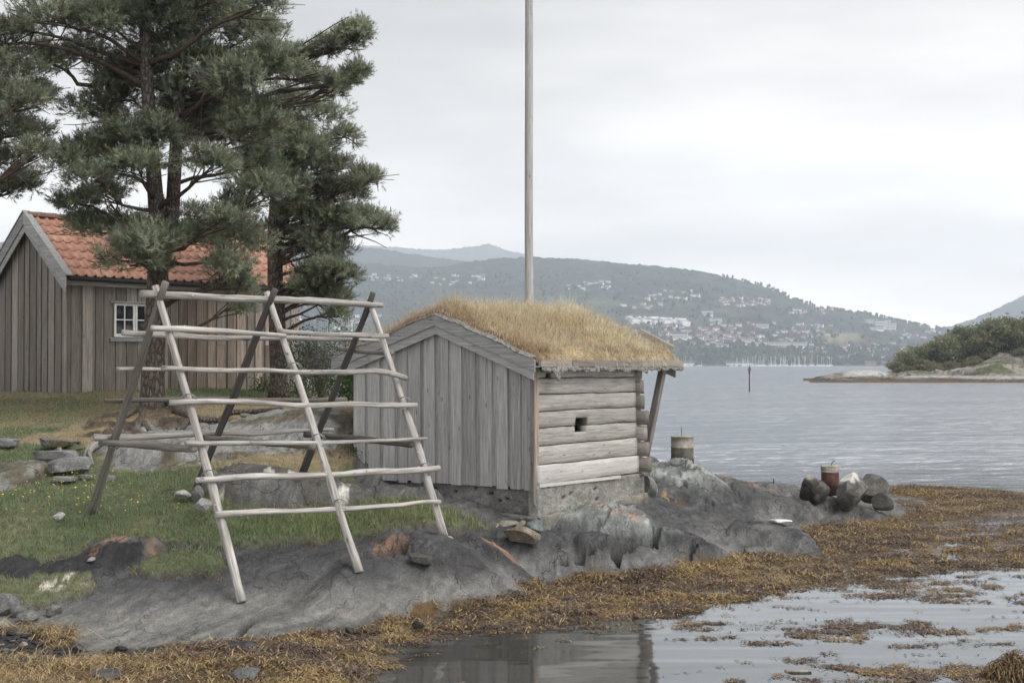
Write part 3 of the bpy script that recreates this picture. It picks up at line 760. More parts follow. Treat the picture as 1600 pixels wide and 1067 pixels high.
# rough mortared foundation
M_MORTAR = vcol('rough_mortar', (6, 38), (.7, 1.25), (.9, .03), .95, .15, 22)
def rough(name, p0, p1, zf0, zf1, out, seed, amp=.03, holes=.3, colr=(.24, .235, .225), nz=22, dens=34):
    p0, p1 = np.array(p0, float), np.array(p1, float); L = np.linalg.norm(p1 - p0); nx = int(L * dens)
    t = np.linspace(0, 1, nx); s = np.linspace(0, 1, nz)
    Tm, Sm = np.meshgrid(t, s); u = Tm * L
    zlo = np.interp(t, *zip(*zf0)) + .035 * fbm(t * L * 5, t * 0 + seed, oct=4, seed=seed); zhi = np.interp(t, *zip(*zf1)) + .008 * vnoise(t * L * 6, t * 0 + seed, seed=seed)
    z = zlo[None] + (zhi - zlo)[None] * Sm
    nrm = np.array([(p1 - p0)[1], -(p1 - p0)[0]]) / L
    f1, e, i = worley(u * 3.2 + .2 * fbm(u * 3, z * 3, oct=3, seed=seed), z * 5.5 + seed, seed=seed)
    hole = sstep(.16, .05, f1) * (i < holes)
    dis = amp * fbm(u * 4, z * 6, oct=5, seed=seed, rough=.65) + .4 * amp * (i - .5) - .10 * hole - amp * .6 * sstep(.08, 0, e) * sstep(.7, .3, Sm)
    edge = np.minimum(Sm, 1 - Sm); dis = dis - .02 * sstep(.06, 0, edge)
    X = p0[0] + (p1 - p0)[0] * Tm + nrm[0] * (out + dis); Y = p0[1] + (p1 - p0)[1] * Tm + nrm[1] * (out + dis)
    c = np.array(colr) * (1 + .35 * fbm(u * 2.4, z * 3, oct=4, seed=seed + 5))[..., None]
    c = c * (1 - .8 * hole[..., None]); st = sstep(.15, .4, fbm(u * 1.4, z * .5 + 9, oct=3, seed=seed + 7))[..., None]
    c = c * (1 - st) + c * np.array([.85, .78, .68]) * st
    V = np.stack([X, Y, z - ZB], -1)
    back = V.copy(); back[..., 0] = p0[0] + (p1 - p0)[0] * Tm - nrm[0] * .12; back[..., 1] = p0[1] + (p1 - p0)[1] * Tm - nrm[1] * .12
    rows, cols = X.shape
    i_, j_ = np.meshgrid(np.arange(rows - 1), np.arange(cols - 1), indexing='ij'); a = i_ * cols + j_
    Q = [np.stack([a, a + 1, a + cols + 1, a + cols], -1).reshape(-1, 4)]
    n0 = rows * cols
    for r0 in (0, rows - 1):
        k = np.arange(cols - 1) + r0 * cols; Q.append(np.stack([k, k + 1, k + 1 + n0, k + n0], -1))
    for c0 in (0, cols - 1):
        k = np.arange(rows - 1) * cols + c0; Q.append(np.stack([k, k + cols, k + cols + n0, k + n0], -1))
    me = np_mesh(name, np.vstack([V.reshape(-1, 3), back.reshape(-1, 3)]), np.vstack(Q), [M_MORTAR], True, np.vstack([c.reshape(-1, 3)] * 2))
    return link(name, me, hut)
rough('foundation', (0.02, -.02), (0.02, 3.05), [(0, .82), (.5, .84), (1, .92)], [(0, 1.285), (1, 1.27)], .03, 3, .022, .30, (.27, .265, .245))
rough('footing', (0.02, -.04), (0.02, 3.08), [(0, .60), (.3, .66), (1, .78)], [(0, .85), (.4, .87), (1, .96)], .085, 8, .025, .12, (.26, .25, .225), 14)
rough('foundation', (-3.33, 0.0), (0.05, 0.0), [(0, 1.0), (.3, .82), (.7, .6), (1, .62)], [(0, 1.21), (.5, 1.235), (1, 1.24)], -.02, 14, .06, .36, (.23, .228, .222), 30)
rough('footing', (-1.9, -.02), (0.10, -.02), [(0, .62), (1, .52)], [(0, .80), (.5, .88), (1, .84)], .06, 19, .05, .2, (.22, .217, .21), 16)
# roof
def slab(name, x0, x1, y0, y1, lo, hi, mat, nx, ny, parent, amp, colf=None, smooth=True):
    xs, yy = np.linspace(x0, x1, nx), np.linspace(y0, y1, ny); X, Y = np.meshgrid(xs, yy)
    ed = np.minimum.reduce([X - x0, x1 - X, Y - y0, y1 - Y])
    top = hroof(X) + lo + (hi - lo) * sstep(-.02, .16, ed) + amp * fbm(X * 2.5, Y * 2.5, oct=4, seed=200) * sstep(0, .2, ed)
    bot = hroof(X) + lo
    V = np.vstack([np.stack([X, Y, top - ZB], -1).reshape(-1, 3), np.stack([X, Y, bot - ZB - .001], -1).reshape(-1, 3)])
    i, j = np.meshgrid(np.arange(ny - 1), np.arange(nx - 1), indexing='ij'); a = i * nx + j
    Qt = np.stack([a, a + 1, a + nx + 1, a + nx], -1).reshape(-1, 4); n0 = nx * ny
    Q = [Qt, Qt[:, ::-1] + n0]
    for r in (np.arange(nx - 1), ): Q.append(np.stack([r + n0, r + 1 + n0, r + 1, r], -1)); Q.append(np.stack([r + (ny - 1) * nx, r + 1 + (ny - 1) * nx, r + 1 + (ny - 1) * nx + n0, r + (ny - 1) * nx + n0], -1))
    r = np.arange(ny - 1) * nx
    Q.append(np.stack([r, r + nx, r + nx + n0, r + n0], -1)); Q.append(np.stack([r + nx - 1 + n0, r + 2 * nx - 1 + n0, r + 2 * nx - 1, r + nx - 1], -1))
    col = colf(X, Y).reshape(-1, 3) if colf else np.ones((n0, 3)) * .2
    return link(name, np_mesh(name, V, np.vstack(Q), [mat], smooth, np.vstack([col, col]), V[:, [1, 0, 2]]), parent)
RX0, RX1, RY0, RY1 = -3.72, .13, -.16, 4.12
slab('roof_boards', RX0 + .03, RX1 - .02, RY0 + .03, RY1 - .03, 0.0, .035, M_SHED, 20, 4, hut, 0)
M_TURF = vcol('dry_turf', (8, 50), (.6, 1.4), (.9, .03), .95, .1, 30)
def turfcol(X, Y):
    c = np.array([.33, .26, .155]) * (1 + .4 * fbm(X * 3, Y * 3, oct=4, seed=7))[..., None]
    e = sstep(.5, .05, Y - RY0)[..., None]
    return c * (1 - e) + np.array([.15, .10, .065]) * e
turf = slab('roof_turf', RX0 + .02, RX1, RY0 + .03, RY1 - .02, 0.045, .17, M_TURF, 60, 66, hut, .07, turfcol)
# verge: two overlapping barge boards on each side of the ridge, front and back
def barge(yf, s):
    for side, xe in ((1, .10), (-1, RX0)):
        zr, ze = 3.66, float(hroof(xe))
        for dz0, dz1, dy0, dy1, xo in ((-.085, .085, 0, .03, 0), (-.215, -.06, .032, .058, -.04 * side)):
            mb = MB(); xa, xb = AP, xe + xo
            za, zc = zr, float(hroof(xb))
            o = np.array([0, 1, 1]) * random.random() * 40
            ya, yb = sorted((yf + s * dy0, yf + s * dy1))
            P = [(xa, ya, za + dz0), (xb, ya, zc + dz0), (xb, yb, zc + dz0), (xa, yb, za + dz0), (xa, ya, za + dz1), (xb, ya, zc + dz1), (xb, yb, zc + dz1), (xa, yb, za + dz1)]
            P = [(p[0], p[1], p[2] - ZB) for p in P]
            if side < 0: P = [P[k] for k in (1, 0, 3, 2, 5, 4, 7, 6)]
            mb.hexa(P, 0, o); mb.build('barge_board', M_BARGE, hut)
barge(RY0 - .01, 1); barge(RY1 + .01, -1)
M_BARK = plain('birch_bark', (.13, .12, .11), .85, .5, 30, .012, c2=(.33, .32, .30))
def bark_strip(pts, seed, w=.10, hang=False, wav=.018):
    P = np.array(pts, float); L = np.concatenate([[0], np.cumsum(np.linalg.norm(np.diff(P, axis=0), axis=1))]); n = int(L[-1] * 28)
    s = np.linspace(0, L[-1], n); C_ = np.stack([np.interp(s, L, P[:, k]) for k in range(3)], -1)
    n1 = vnoise(s * 5, s * 0 + seed, seed=seed); n2 = vnoise(s * 13, s * 0 + seed, seed=seed + 1)
    V = []
    if hang:
        dr = .05 + .022 * n2 + .02 * vnoise(s * 2, s * 0 + seed, seed=seed + 4) + .13 * np.exp(-((s - .42) / .09) ** 2) + .04 * sstep(.6, .9, n1)
        for f, ox in ((0, -.05), (.0, .012), (.4, .022), (1, .02)):
            V.append(C_ + np.stack([ox + .012 * n2 * f, 0 * s, -dr * f + .006 * n1], -1))
    else:
        for f, oz in ((-1, -.012), (-.5, .012), (.2, .02), (1, .03)):
            V.append(C_ + np.stack([0 * s, f * w / 2 + .008 * n2, oz + wav * n1 + .008 * n2], -1))
    V = np.array(V); r, c = V.shape[:2]
    V = np.vstack([V.reshape(-1, 3), V.reshape(-1, 3) - np.array([.004, 0, .008])]); n0 = r * c
    i, j = np.meshgrid(np.arange(r - 1), np.arange(c - 1), indexing='ij'); a = i * c + j
    Q = np.stack([a, a + 1, a + c + 1, a + c], -1).reshape(-1, 4)
    k = np.arange(c - 1); E = [np.stack([k, k + 1, k + 1 + n0, k + n0], -1), np.stack([k, k + 1, k + 1 + n0, k + n0], -1) + (r - 1) * c]
    return np_mesh('birch_bark', V, np.vstack([Q, Q[:, ::-1] + n0] + E), [M_BARK], True)
link('birch_bark', bark_strip([(xx, RY0 + .03, float(hroof(xx)) + .10 - ZB) for xx in np.linspace(RX0, .08, 20)], 4), hut)
link('birch_bark', bark_strip([(RX1 + .035, yy, float(hroof(RX1)) - .005 - ZB) for yy in np.linspace(RY0 + .06, RY1 + .02, 30)], 9, hang=True), hut)
ys_ = [RY0 + .04, .72, 1.95, 2.75, RY1]
for k, (ya, yb) in enumerate(zip(ys_[:-1], ys_[1:])):
    mb = MB(); z = float(hroof(RX1)) + .055 - ZB
    mb.beam((RX1 + .03, ya, z + random.uniform(-.008, .008)), (RX1 + .03 + random.uniform(-.01, .01), yb - .01, z + random.uniform(-.008, .008)), (0, 0, 1), .045, .095)
    mb.build('eave_board', M_SHED, hut)
mb = MB(); mb.beam((.02, 3.72, 2.94 - ZB), (-.10, 3.36, 1.55 - ZB), (0, 1, 0), .10, .10); mb.build('porch_post', M_SHED, hut)
mb = MB(); mb.beam((-3.2, 3.75, 2.50 - ZB), (-3.2, 3.75, 1.2 - ZB), (0, 1, 0), .10, .10); mb.build('porch_post', M_SHED, hut)
for yy in (.35, 1.4, 2.5, 3.6):
    mb = MB(); mb.beam((AP + .1, yy, float(hroof(AP + .1)) - .06 - ZB), (.10, yy, float(hroof(.1)) - .05 - ZB), (0, 0, 1), .09, .09); mb.build('rafter', M_SHED, hut)
mb = MB(); mb.beam((-.62, RY1 - .05, float(hroof(-.62)) + .30 - ZB), (.0, RY1 + .0, float(hroof(-.2)) + .16 - ZB), (0, 0, 1), .06, .10); mb.build('loose_plank', M_LOG, hut)

# ---------------------------------------------------------------- blades (grass and weed)
def blades(P, H, Wd, dirs, lean, col, tipcol, curl=.5, name='grass', mat=None, parent=None, zsc=None):
    """curved tapering strips; P roots, H length, dirs unit horizontal lean direction"""
    n = len(P); up = np.array([0, 0, 1.0])
    side = np.stack([-dirs[:, 1], dirs[:, 0], 0 * H], -1)
    tw = RNG.uniform(0, 2 * math.pi, n)
    side = side * np.cos(tw)[:, None] + np.stack([dirs[:, 0], dirs[:, 1], 0 * H], -1) * np.sin(tw)[:, None]
    D = np.stack([dirs[:, 0], dirs[:, 1], 0 * H], -1)
    def pt(t):
        a = lean * (t + curl * t * t)
        return P + (up * np.cos(np.clip(a, 0, 1.75))[:, None] * .0 + 0) + H[:, None] * (up * (np.sin(np.pi / 2 - np.clip(a * .9, -1, 2.2)) * t)[:, None] + D * (np.sin(np.clip(a * .9, -1, 2.2)) * t)[:, None])
    w = Wd[:, None] / 2
    p0, p1, p2 = P, pt(.5), pt(1.0)
    if zsc is not None:
        for q in (p1, p2): q[:, 2] = P[:, 2] + (q[:, 2] - P[:, 2]) * zsc
    V = np.stack([p0 - side * w, p0 + side * w, p1 - side * w * .75, p1 + side * w * .75, p2], 1).reshape(-1, 3)
    o = np.arange(n)[:, None] * 5
    Qf = o + np.array([[0, 1, 3, 2]]); Tf = o + np.array([[2, 3, 4]])
    C_ = np.stack([col * .9, col * .9, (col + tipcol) / 2, (col + tipcol) / 2, tipcol], 1).reshape(-1, 3)
    return link(name, np_mesh(name, V, [Qf, Tf], [mat], False, np.clip(C_, .003, 1)), parent)
def rdir(n, mean=None, k=0):
    a = RNG.uniform(0, 2 * math.pi, n); d = np.stack([np.cos(a), np.sin(a)], -1)
    if mean is not None: d = d + np.array(mean) * k; d /= np.linalg.norm(d, axis=1)[:, None]
    return d
# dry grass on the hut roof
n = 52000
x = RNG.uniform(RX0 + .02, RX1 + .015, n); y = RNG.uniform(RY0 + .04, RY1, n)
clump = fbm(x * 3.0, y * 3.0, oct=3, seed=300); big = fbm(x * 1.0, y * 1.0, oct=2, seed=301)
keep = RNG.random(n) < np.clip(.62 + 1.0 * clump, .12, 1); x, y, clump, big = x[keep], y[keep], clump[keep], big[keep]; n = len(x)
ed = np.minimum.reduce([x - RX0, RX1 - x, y - RY0, RY1 - y])
z = hroof(x) + .05 + .12 * sstep(-.02, .16, ed) - .03 - ZB
H = (RNG.uniform(.10, .30, n) * (1 + .5 * big) + .16 * np.clip(clump + .2, 0, 1)) * (.55 + .45 * sstep(0, .6, y - RY0)) * np.where(x > -.5, .9, 1) * np.where(x > RX1 - .12, .62, 1)
base_c = np.array([.70, .605, .455]) * (1 + .28 * big + .25 * RNG.normal(size=n) * .6)[:, None]
rd = sstep(.9, .1, y - RY0)[:, None] * sstep(-.3, .4, big + .2)[:, None]; base_c = base_c * (1 - .6 * rd) + np.array([.30, .165, .095]) * .6 * rd
gm = (RNG.random(n) < .07)[:, None]; base_c = np.where(gm, np.array([.20, .21, .09]), base_c)
dirs = rdir(n, (1, .1), .55); 
blades(np.stack([x, y, z], -1), H, RNG.uniform(.004, .009, n), dirs, RNG.uniform(.15, 1.15, n) + .5 * (x > RX1 - .12), base_c * .95, np.clip(base_c * 1.2, 0, .85), .7, 'dry_grass', M_GRASS, hut).__setitem__('kind', 'stuff')
n = 2600
x = RNG.uniform(RX0 + .1, RX1 - .15, n); y = RNG.uniform(RY0 + .1, RY1 - .1, n)
z = hroof(x) + .18 - ZB; c = np.tile(np.array([.50, .41, .26]), (n, 1)) * RNG.uniform(.7, 1.1, n)[:, None]
blades(np.stack([x, y, z], -1), RNG.uniform(.22, .58, n) * RNG.uniform(.6, 1, n), RNG.uniform(.004, .007, n), rdir(n), RNG.uniform(.05, .95, n), c, c * 1.1, .4, 'grass_stalks', M_GRASS, hut).__setitem__('kind', 'stuff')

# ---------------------------------------------------------------- plank shed with tiled roof
SB = 2.3
shed = thing('plank_shed', 'weathered brown plank shed with an orange tiled roof and white window', 'shed', (SHED_C[0], SHED_C[1], SB), SHED_A)
SAX, SAZ, SSL = -1.45, 6.25, .82
def sroof(x): return SAZ - SSL * abs(x - SAX)
def planks(along, L0, L1, face, topf, mat_of, skip=None):
    """vertical boarding: under boards with narrower over boards; along = 'x' (gable, y=0) or 'y' (long wall, x=0)"""
    for layer in (0, 1):
        u = L0 + (0 if layer == 0 else .06)
        while u < L1 - .03:
            w = random.uniform(.17, .24) if layer == 0 else random.uniform(.15, .25)
            v = min(u + w, L1)
            d0, d1 = (0.0, .022) if layer == 0 else (.0245, .045 + random.uniform(0, .008))
            zb = random.uniform(-.05, .03) if layer else random.uniform(-.02, .02)
            spans = [(zb, None)]
            if skip and v > skip[0] and u < skip[1]: spans = [(zb, skip[2]), (skip[3], None)]
            if layer and random.random() < .12: spans = [(zb, 1.15), (1.157, None)] if len(spans) == 1 else spans
            cuts = [u] + ([SAX] if along == 'x' and u < SAX < v else []) + [v]
            off = np.array([0, 1, 1]) * random.random() * 60; tl = random.uniform(-.006, .006)
            for s0, s1 in spans:
                mb = MB()
                for p, q in zip(cuts[:-1], cuts[1:]):
                    zp, zq = (topf(p) - SB, topf(q) - SB) if s1 is None else (s1, s1)
                    if along == 'x': P = [(p, -d1, s0), (q, -d1, s0), (q, -d0, s0), (p, -d0, s0), (p + tl, -d1, zp), (q + tl, -d1, zq), (q + tl, -d0, zq), (p + tl, -d0, zp)]
                    else: P = [(d1, p, s0), (d1, q, s0), (d0, q, s0), (d0, p, s0), (d1, p + tl, zp), (d1, q + tl, zq), (d0, q + tl, zq), (d0, p + tl, zp)]
                    mb.hexa(P, 2, off)
                mb.build('board', mat_of((u + v) / 2), shed)
            u = v + (.003 if layer == 0 else random.uniform(.045, .10))
planks('x', -2.9, -.005, 0, lambda q: sroof(q) - .04, lambda u: M_SHED)
WY0, WY1, WZ0, WZ1 = 1.10, 2.16, 1.30, 2.04
planks('y', 0.0, 6.32, 0, lambda q: 5.02, lambda u: M_SHED if u < 2.4 or random.random() < .3 else M_SHEDWARM, (WY0 - .03, WY1 + .03, WZ0 - .05, WZ1 + .05))
mb = MB(); mb.box(-2.88, -.012, .012, 6.30, .02, 2.6); mb.build('wall_core', M_SHED, shed)
for yy in (.02, 6.30):
    mb = MB(); mb.add([(-2.88, yy, 2.6), (-.012, yy, 2.6), (SAX, yy, SAZ - SB - .08), (-2.88, yy + .01, 2.6), (-.012, yy + .01, 2.6), (SAX, yy + .01, SAZ - SB - .08)], None, [(0, 1, 2), (5, 4, 3)]); mb.build('gable_core', M_SHED, shed)
# window
M_WHITE = plain('white_window_paint', (.72, .72, .70), .5, .08)
mg, ntg, bg = new_mat('dark_window_glass'); bg.inputs['Base Color'].default_value = (.02, .022, .026, 1); bg.inputs['Roughness'].default_value = .06; bg.inputs['Specular IOR Level'].default_value = .5
win = MB()
t = .05; WM = (WY0 + WY1) / 2
for ya, yb in ((WY0, WM - .004), (WM + .004, WY1)):
    win.box(.004, .052, ya, ya + t, WZ0, WZ1); win.box(.004, .052, yb - t, yb, WZ0, WZ1)
    win.box(.004, .051, ya + t, yb - t, WZ0, WZ0 + t + .02); win.box(.004, .051, ya + t, yb - t, WZ1 - t, WZ1)
wino = win.build('window', M_WHITE, shed)
for ya, yb in ((WY0 + t, WM - t), (WM + t, WY1 - t)):
    ym, zm = (ya + yb) / 2, (WZ0 + WZ1) / 2 + .01
    mb = MB(); mb.box(.012, .044, ym - .012, ym + .012, WZ0 + t + .02, WZ1 - t); mb.box(.012, .042, ya, ym - .012, zm - .012, zm + .012); mb.box(.012, .042, ym + .012, yb, zm - .012, zm + .012); mb.build('glazing_bar', M_WHITE, wino)
    for a_, b_ in ((ya, ym - .012), (ym + .012, yb)):
        for c_, d_ in ((WZ0 + t + .02, zm - .012), (zm + .012, WZ1 - t)):
            mb = MB(); mb.box(.016, .022, a_, b_, c_, d_); mb.build('pane', mg, wino)
mb = MB(); mb.hexa([(0, WY0 - .12, WZ0 - .09), (.10, WY0 - .12, WZ0 - .10), (.10, WY1 + .12, WZ0 - .10), (0, WY1 + .12, WZ0 - .09), (0, WY0 - .12, WZ0 - .003), (.10, WY0 - .12, WZ0 - .03), (.10, WY1 + .12, WZ0 - .03), (0, WY1 + .12, WZ0 - .003)], 1); mb.build('window_sill', M_BARGE, shed)
mb = MB(); mb.box(0.047, .11, WY0 - .12, WY1 + .12, WZ1 + .012, WZ1 + .045, 1); mb.build('window_head', M_BARGE, shed)
# roof: boards, pantiles, ridge, barge boards
RF0, RF1, EX = -.22, 6.55, .22
mb = MB()
for sx_ in (1, -1):
    xe = EX if sx_ > 0 else 2 * SAX - EX
    P = [(SAX, RF0 + .05, SAZ - .06 - SB), (xe, RF0 + .05, sroof(xe) - .06 - SB), (xe, RF1 - .05, sroof(xe) - .06 - SB), (SAX, RF1 - .05, SAZ - .06 - SB)]
    mb.hexa(P + [(p[0], p[1], p[2] + .045) for p in P], 0)
mb.build('roof_boards', M_SHED, shed)
M_TILE, nt, b = new_mat('terracotta')
p = nd(nt, 'ShaderNodeTexCoord').outputs['Object']; oi = nd(nt, 'ShaderNodeObjectInfo').outputs['Random']
nn = noise(nt, p, 9, 5, .6)
c = mixc(nt, oi, (.44, .232, .172), (.545, .322, .245)); c = mixc(nt, rng(nt, nn, .42, .75, 0, .55), c, (.30, .18, .13))
nt.links.new(c, b.inputs['Base Color']); b.inputs['Roughness'].default_value = .75
SL = math.hypot(1, SSL); slope_len = (EX - SAX) * SL; NCOUR = 7; cour = slope_len / NCOUR; TW = .226
def tile_mesh():
    n = 9; u = np.linspace(0, 1, n); prof = .026 * np.cos(2 * np.pi * (u * 1.0) + .5) + .012 * np.cos(4 * np.pi * u + 1.0)
    yv = u * (TW + .012) - .006; Lt = cour + .05; V = []
    for s, lift in ((0, .004), (Lt * .5, .016), (Lt, .03)):
        for t in (0.0, -.016): V.append(np.stack([np.full(n, s), yv, prof + lift + t], -1))
    V = np.array(V).reshape(-1, 3); q = []
    k = np.arange(n - 1)
    for a, b_ in ((0, 2), (2, 4)): q.append(np.stack([a * n + k, b_ * n + k, b_ * n + k + 1, a * n + k + 1], -1)); q.append(np.stack([(a + 1) * n + k, (a + 1) * n + k + 1, (b_ + 1) * n + k + 1, (b_ + 1) * n + k], -1))
    q.append(np.stack([4 * n + k, 5 * n + k, 5 * n + k + 1, 4 * n + k + 1], -1))
    for c_ in (0, n - 1):
        for a in (0, 2): q.append(np.array([[a * n + c_, (a + 1) * n + c_, (a + 3) * n + c_, (a + 2) * n + c_]]))
    return np_mesh('roof_tile', V, np.vstack(q), [M_TILE], True)
tm = tile_mesh(); ang = math.atan(SSL)
ncol = int((RF1 - RF0 - .06) / TW)
for ci in range(ncol):
    for k in range(NCOUR):
        s = k * cour
        o = link('roof_tile', tm, shed)
        o.location = (SAX + s / SL + .006, RF0 + .05 + ci * TW, SAZ - s / SL * SSL - SB + .028 + random.uniform(-.003, .003))
        o.rotation_euler = (random.uniform(-.012, .012), ang + random.uniform(-.012, .012), random.uniform(-.012, .012))
mb = MB()
for k in range(20):                                       # far slope in one piece, unseen from the shore
    pass
xe = 2 * SAX - EX
mb.hexa([(xe, RF0 + .05, sroof(xe) - .012 - SB), (SAX - .02, RF0 + .05, SAZ - .012 - SB), (SAX - .02, RF1 - .05, SAZ - .012 - SB), (xe, RF1 - .05, sroof(xe) - .012 - SB),
         (xe, RF0 + .05, sroof(xe) + .03 - SB), (SAX - .02, RF0 + .05, SAZ + .03 - SB), (SAX - .02, RF1 - .05, SAZ + .03 - SB), (xe, RF1 - .05, sroof(xe) + .03 - SB)], 0)
mb.build('roof_back', M_TILE, shed)
M_RIDGE = plain('weathered_ridge_tile', (.23, .15, .12), .85, .3, 8, .01)
rm = MB(); th = np.linspace(-1.75, 1.75, 9)
rv = [(0.11 * math.sin(q), yv, .09 * math.cos(q) - .05 + (.012 if yv > .2 else 0)) for yv in (0, .37) for q in th] + [(0.095 * math.sin(q), yv, .075 * math.cos(q) - .05 + (.012 if yv > .2 else 0)) for yv in (0, .37) for q in th]
qs = []
for k in range(8): qs += [(k, k + 1, 10 + k, 9 + k), (18 + k, 27 + k, 28 + k, 19 + k), (k, 18 + k, 19 + k, k + 1), (9 + k, 10 + k, 28 + k, 27 + k)]
rm.add(rv, qs); rme = rm.data('ridge_tile', M_RIDGE, True)
yy = RF0 + .04
while yy < RF1 - .36:
    o = link('ridge_tile', rme, shed); o.location = (SAX, yy, SAZ + .075 - SB + random.uniform(-.005, .005)); yy += .345
def sbarge(yf, s):
    for sx_ in (1, -1):
        for dz0, dz1, dy0, dy1, ext in ((-.17, .10, 0, .028, .10), (-.34, -.14, .03, .056, .03)):
            xe = SAX + sx_ * (EX - SAX + ext)
            ya, yb = sorted((yf + s * dy0, yf + s * dy1))
            P = [(SAX, ya, SAZ + dz0), (xe, ya, sroof(xe) + dz0), (xe, yb, sroof(xe) + dz0), (SAX, yb, SAZ + dz0), (SAX, ya, SAZ + dz1), (xe, ya, sroof(xe) + dz1), (xe, yb, sroof(xe) + dz1), (SAX, yb, SAZ + dz1)]
            P = [(p[0], p[1], p[2] - SB) for p in P]
            if sx_ < 0: P = [P[k] for k in (1, 0, 3, 2, 5, 4, 7, 6)]
            mb = MB(); mb.hexa(P, 0); mb.build('barge_board', M_BARGE, shed)
        xe = SAX + sx_ * (EX - SAX + .13)                  # flat verge cap
        ya, yb = sorted((yf - s * .02, yf + s * .15))
        P = [(SAX, ya, SAZ + .105), (xe, ya, sroof(xe) + .105), (xe, yb, sroof(xe) + .105), (SAX, yb, SAZ + .105)]
        P = [(p[0], p[1], p[2] - SB) for p in P]; P = P + [(p[0], p[1], p[2] + .03) for p in P]
        if sx_ < 0: P = [P[k] for k in (1, 0, 3, 2, 5, 4, 7, 6)]
        mb = MB(); mb.hexa(P, 0); mb.build('verge_cap', M_BARGE, shed)
sbarge(RF0 - .03, 1); sbarge(RF1 + .03, -1)
M_IRON = plain('dark_gutter', (.035, .035, .037), .6, .2)
gut = MB(); gut.tube([(EX + .045, RF0 + .1, sroof(EX) - .06 - SB), (EX + .045, RF1 - .02, sroof(EX) - .085 - SB)], .048, 10); gut.build('gutter', M_IRON, shed, True)
mb = MB(); mb.box(EX - .05, EX - .02, RF0 + .04, RF1 - .04, sroof(EX) - .2 - SB, sroof(EX) - .065 - SB, 1); mb.build('fascia_board', M_SHED, shed)

# ---------------------------------------------------------------- drying rack of poles
class MO(MB):                                            # MB whose shapes are given in world space, built under a root
    def build(s, name, mat, root, smooth=False):
        me = s.data(name, mat, smooth)
        o = np.array(root.location); v = np.empty(len(me.vertices) * 3, np.float32); me.vertices.foreach_get('co', v)
        me.vertices.foreach_set('co', (v.reshape(-1, 3) - o).astype(np.float32).ravel()); me.update()
        return link(name, me, root)
FA = [W(378, 940, 16.0), W(561, 894, 17.0), W(695, 838, 18.2)]
FB = [W(140, 808, 18.2), W(295, 793, 19.2), W(470, 745, 20.3)]
TA = [W(243, 447, 17.15), W(417, 457, 18.2), W(575, 465, 19.28)]
TB = [W(259, 441, 17.0), W(430, 452, 18.05), W(583, 458, 19.15)]
rack = thing('drying_rack', 'large fish drying rack of bare poles on three crossed leg pairs', 'drying rack', tuple(np.mean(FA + FB, 0)))
def pole(pts, r0, r1, mat, name, seed, n=12, wig=.014, m=22, knob=.16):
    P = np.array(pts, float); L = np.concatenate([[0], np.cumsum(np.linalg.norm(np.diff(P, axis=0), axis=1))])
    s = np.linspace(0, L[-1], m)
    try:
        from mathutils.geometry import interpolate_bezier
    except Exception: pass
    C_ = np.stack([np.interp(s, L, P[:, k]) for k in range(3)], -1)
    for _ in range(2): C_[1:-1] = (C_[:-2] + 2 * C_[1:-1] + C_[2:]) / 4 if len(P) > 2 else C_[1:-1]
    w = np.sin(np.pi * s / L[-1]) ** .5
    C_ = C_ + np.stack([vnoise(s * 1.6, s * 0 + seed, seed=seed), vnoise(s * 1.6, s * 0 + seed + 5, seed=seed + 1), vnoise(s * 1.6, s * 0 + seed + 9, seed=seed + 2)], -1) * wig * w[:, None]
    R = np.linspace(r0, r1, m) * .84 * (1 + knob * .5 * vnoise(s * 3.1, s * 0 + seed * 3, seed=seed + 3))
    mb = MO(); mb.tube(C_, R, n, knob, seed)
    for k in range(int(L[-1] * 1.6)):                    # stubs of cut twigs
        i = random.randint(2, m - 3); a = random.uniform(0, 6.28)
        t = C_[i + 1] - C_[i]; t /= np.linalg.norm(t); q = np.cross(t, [math.cos(a), .3, math.sin(a)]); q /= np.linalg.norm(q)
        mb.tube([C_[i] + q * R[i] * .7, C_[i] + q * R[i] * 1.16 + t * .01], [R[i] * .42, R[i] * .3], 6)
    return mb.build(name, mat, rack, True)
for i in range(3):
    pole([FA[i], TA[i] * .5 + FA[i] * .5 + np.array([.015, 0, .01]), TA[i]], .066, .048, M_POLE, 'leg', 40 + i)
    pole([FB[i], TB[i] * .5 + FB[i] * .5, TB[i]], .062, .050, M_POLEMID if i == 0 else M_POLEDARK, 'leg', 50 + i)
def on_leg(f, t, py):
    """point of a leg at the photo row py"""
    s = np.linspace(0, 1.02, 400); P = f[None] + (t - f)[None] * s[:, None]
    c, sn = math.cos(PITCH), math.sin(PITCH); y = P[:, 1]; z = P[:, 2] - CAM_H
    v = 533.5 - F * (z * c - y * sn) / (y * c + z * sn)
    return P[np.argmin(np.abs(v - py))]
def col_of(P):
    return 800 + F * P[0] / (P[1] * math.cos(PITCH) + (P[2] - CAM_H) * math.sin(PITCH))
def rail(side, pts, r0, r1, mat, seed, **kw):
    f, t = (FA, TA) if side == 'A' else (FB, TB)
    # plane through the outer legs; rail points are rays into that plane, moved outward by the leg radius
    nrm = np.cross(f[2] - f[0], t[0] - f[0]); nrm /= np.linalg.norm(nrm)
    if nrm[1] > 0: nrm = -nrm
    outw = nrm if side == 'A' else -nrm
    p0 = f[0] + outw * (.052 + (r0 + r1) / 2 * .9)
    P = []
    for px, py in pts:
        r = ray(px, py); k = np.dot(p0 - np.array([0, 0, CAM_H]), nrm) / np.dot(r, nrm)
        P.append(np.array([0, 0, CAM_H]) + r * k)
    return pole(P, r0, r1, mat, 'rail', seed, **kw)
mid = [(a + b) / 2 for a, b in zip(TA, TB)]
P = []
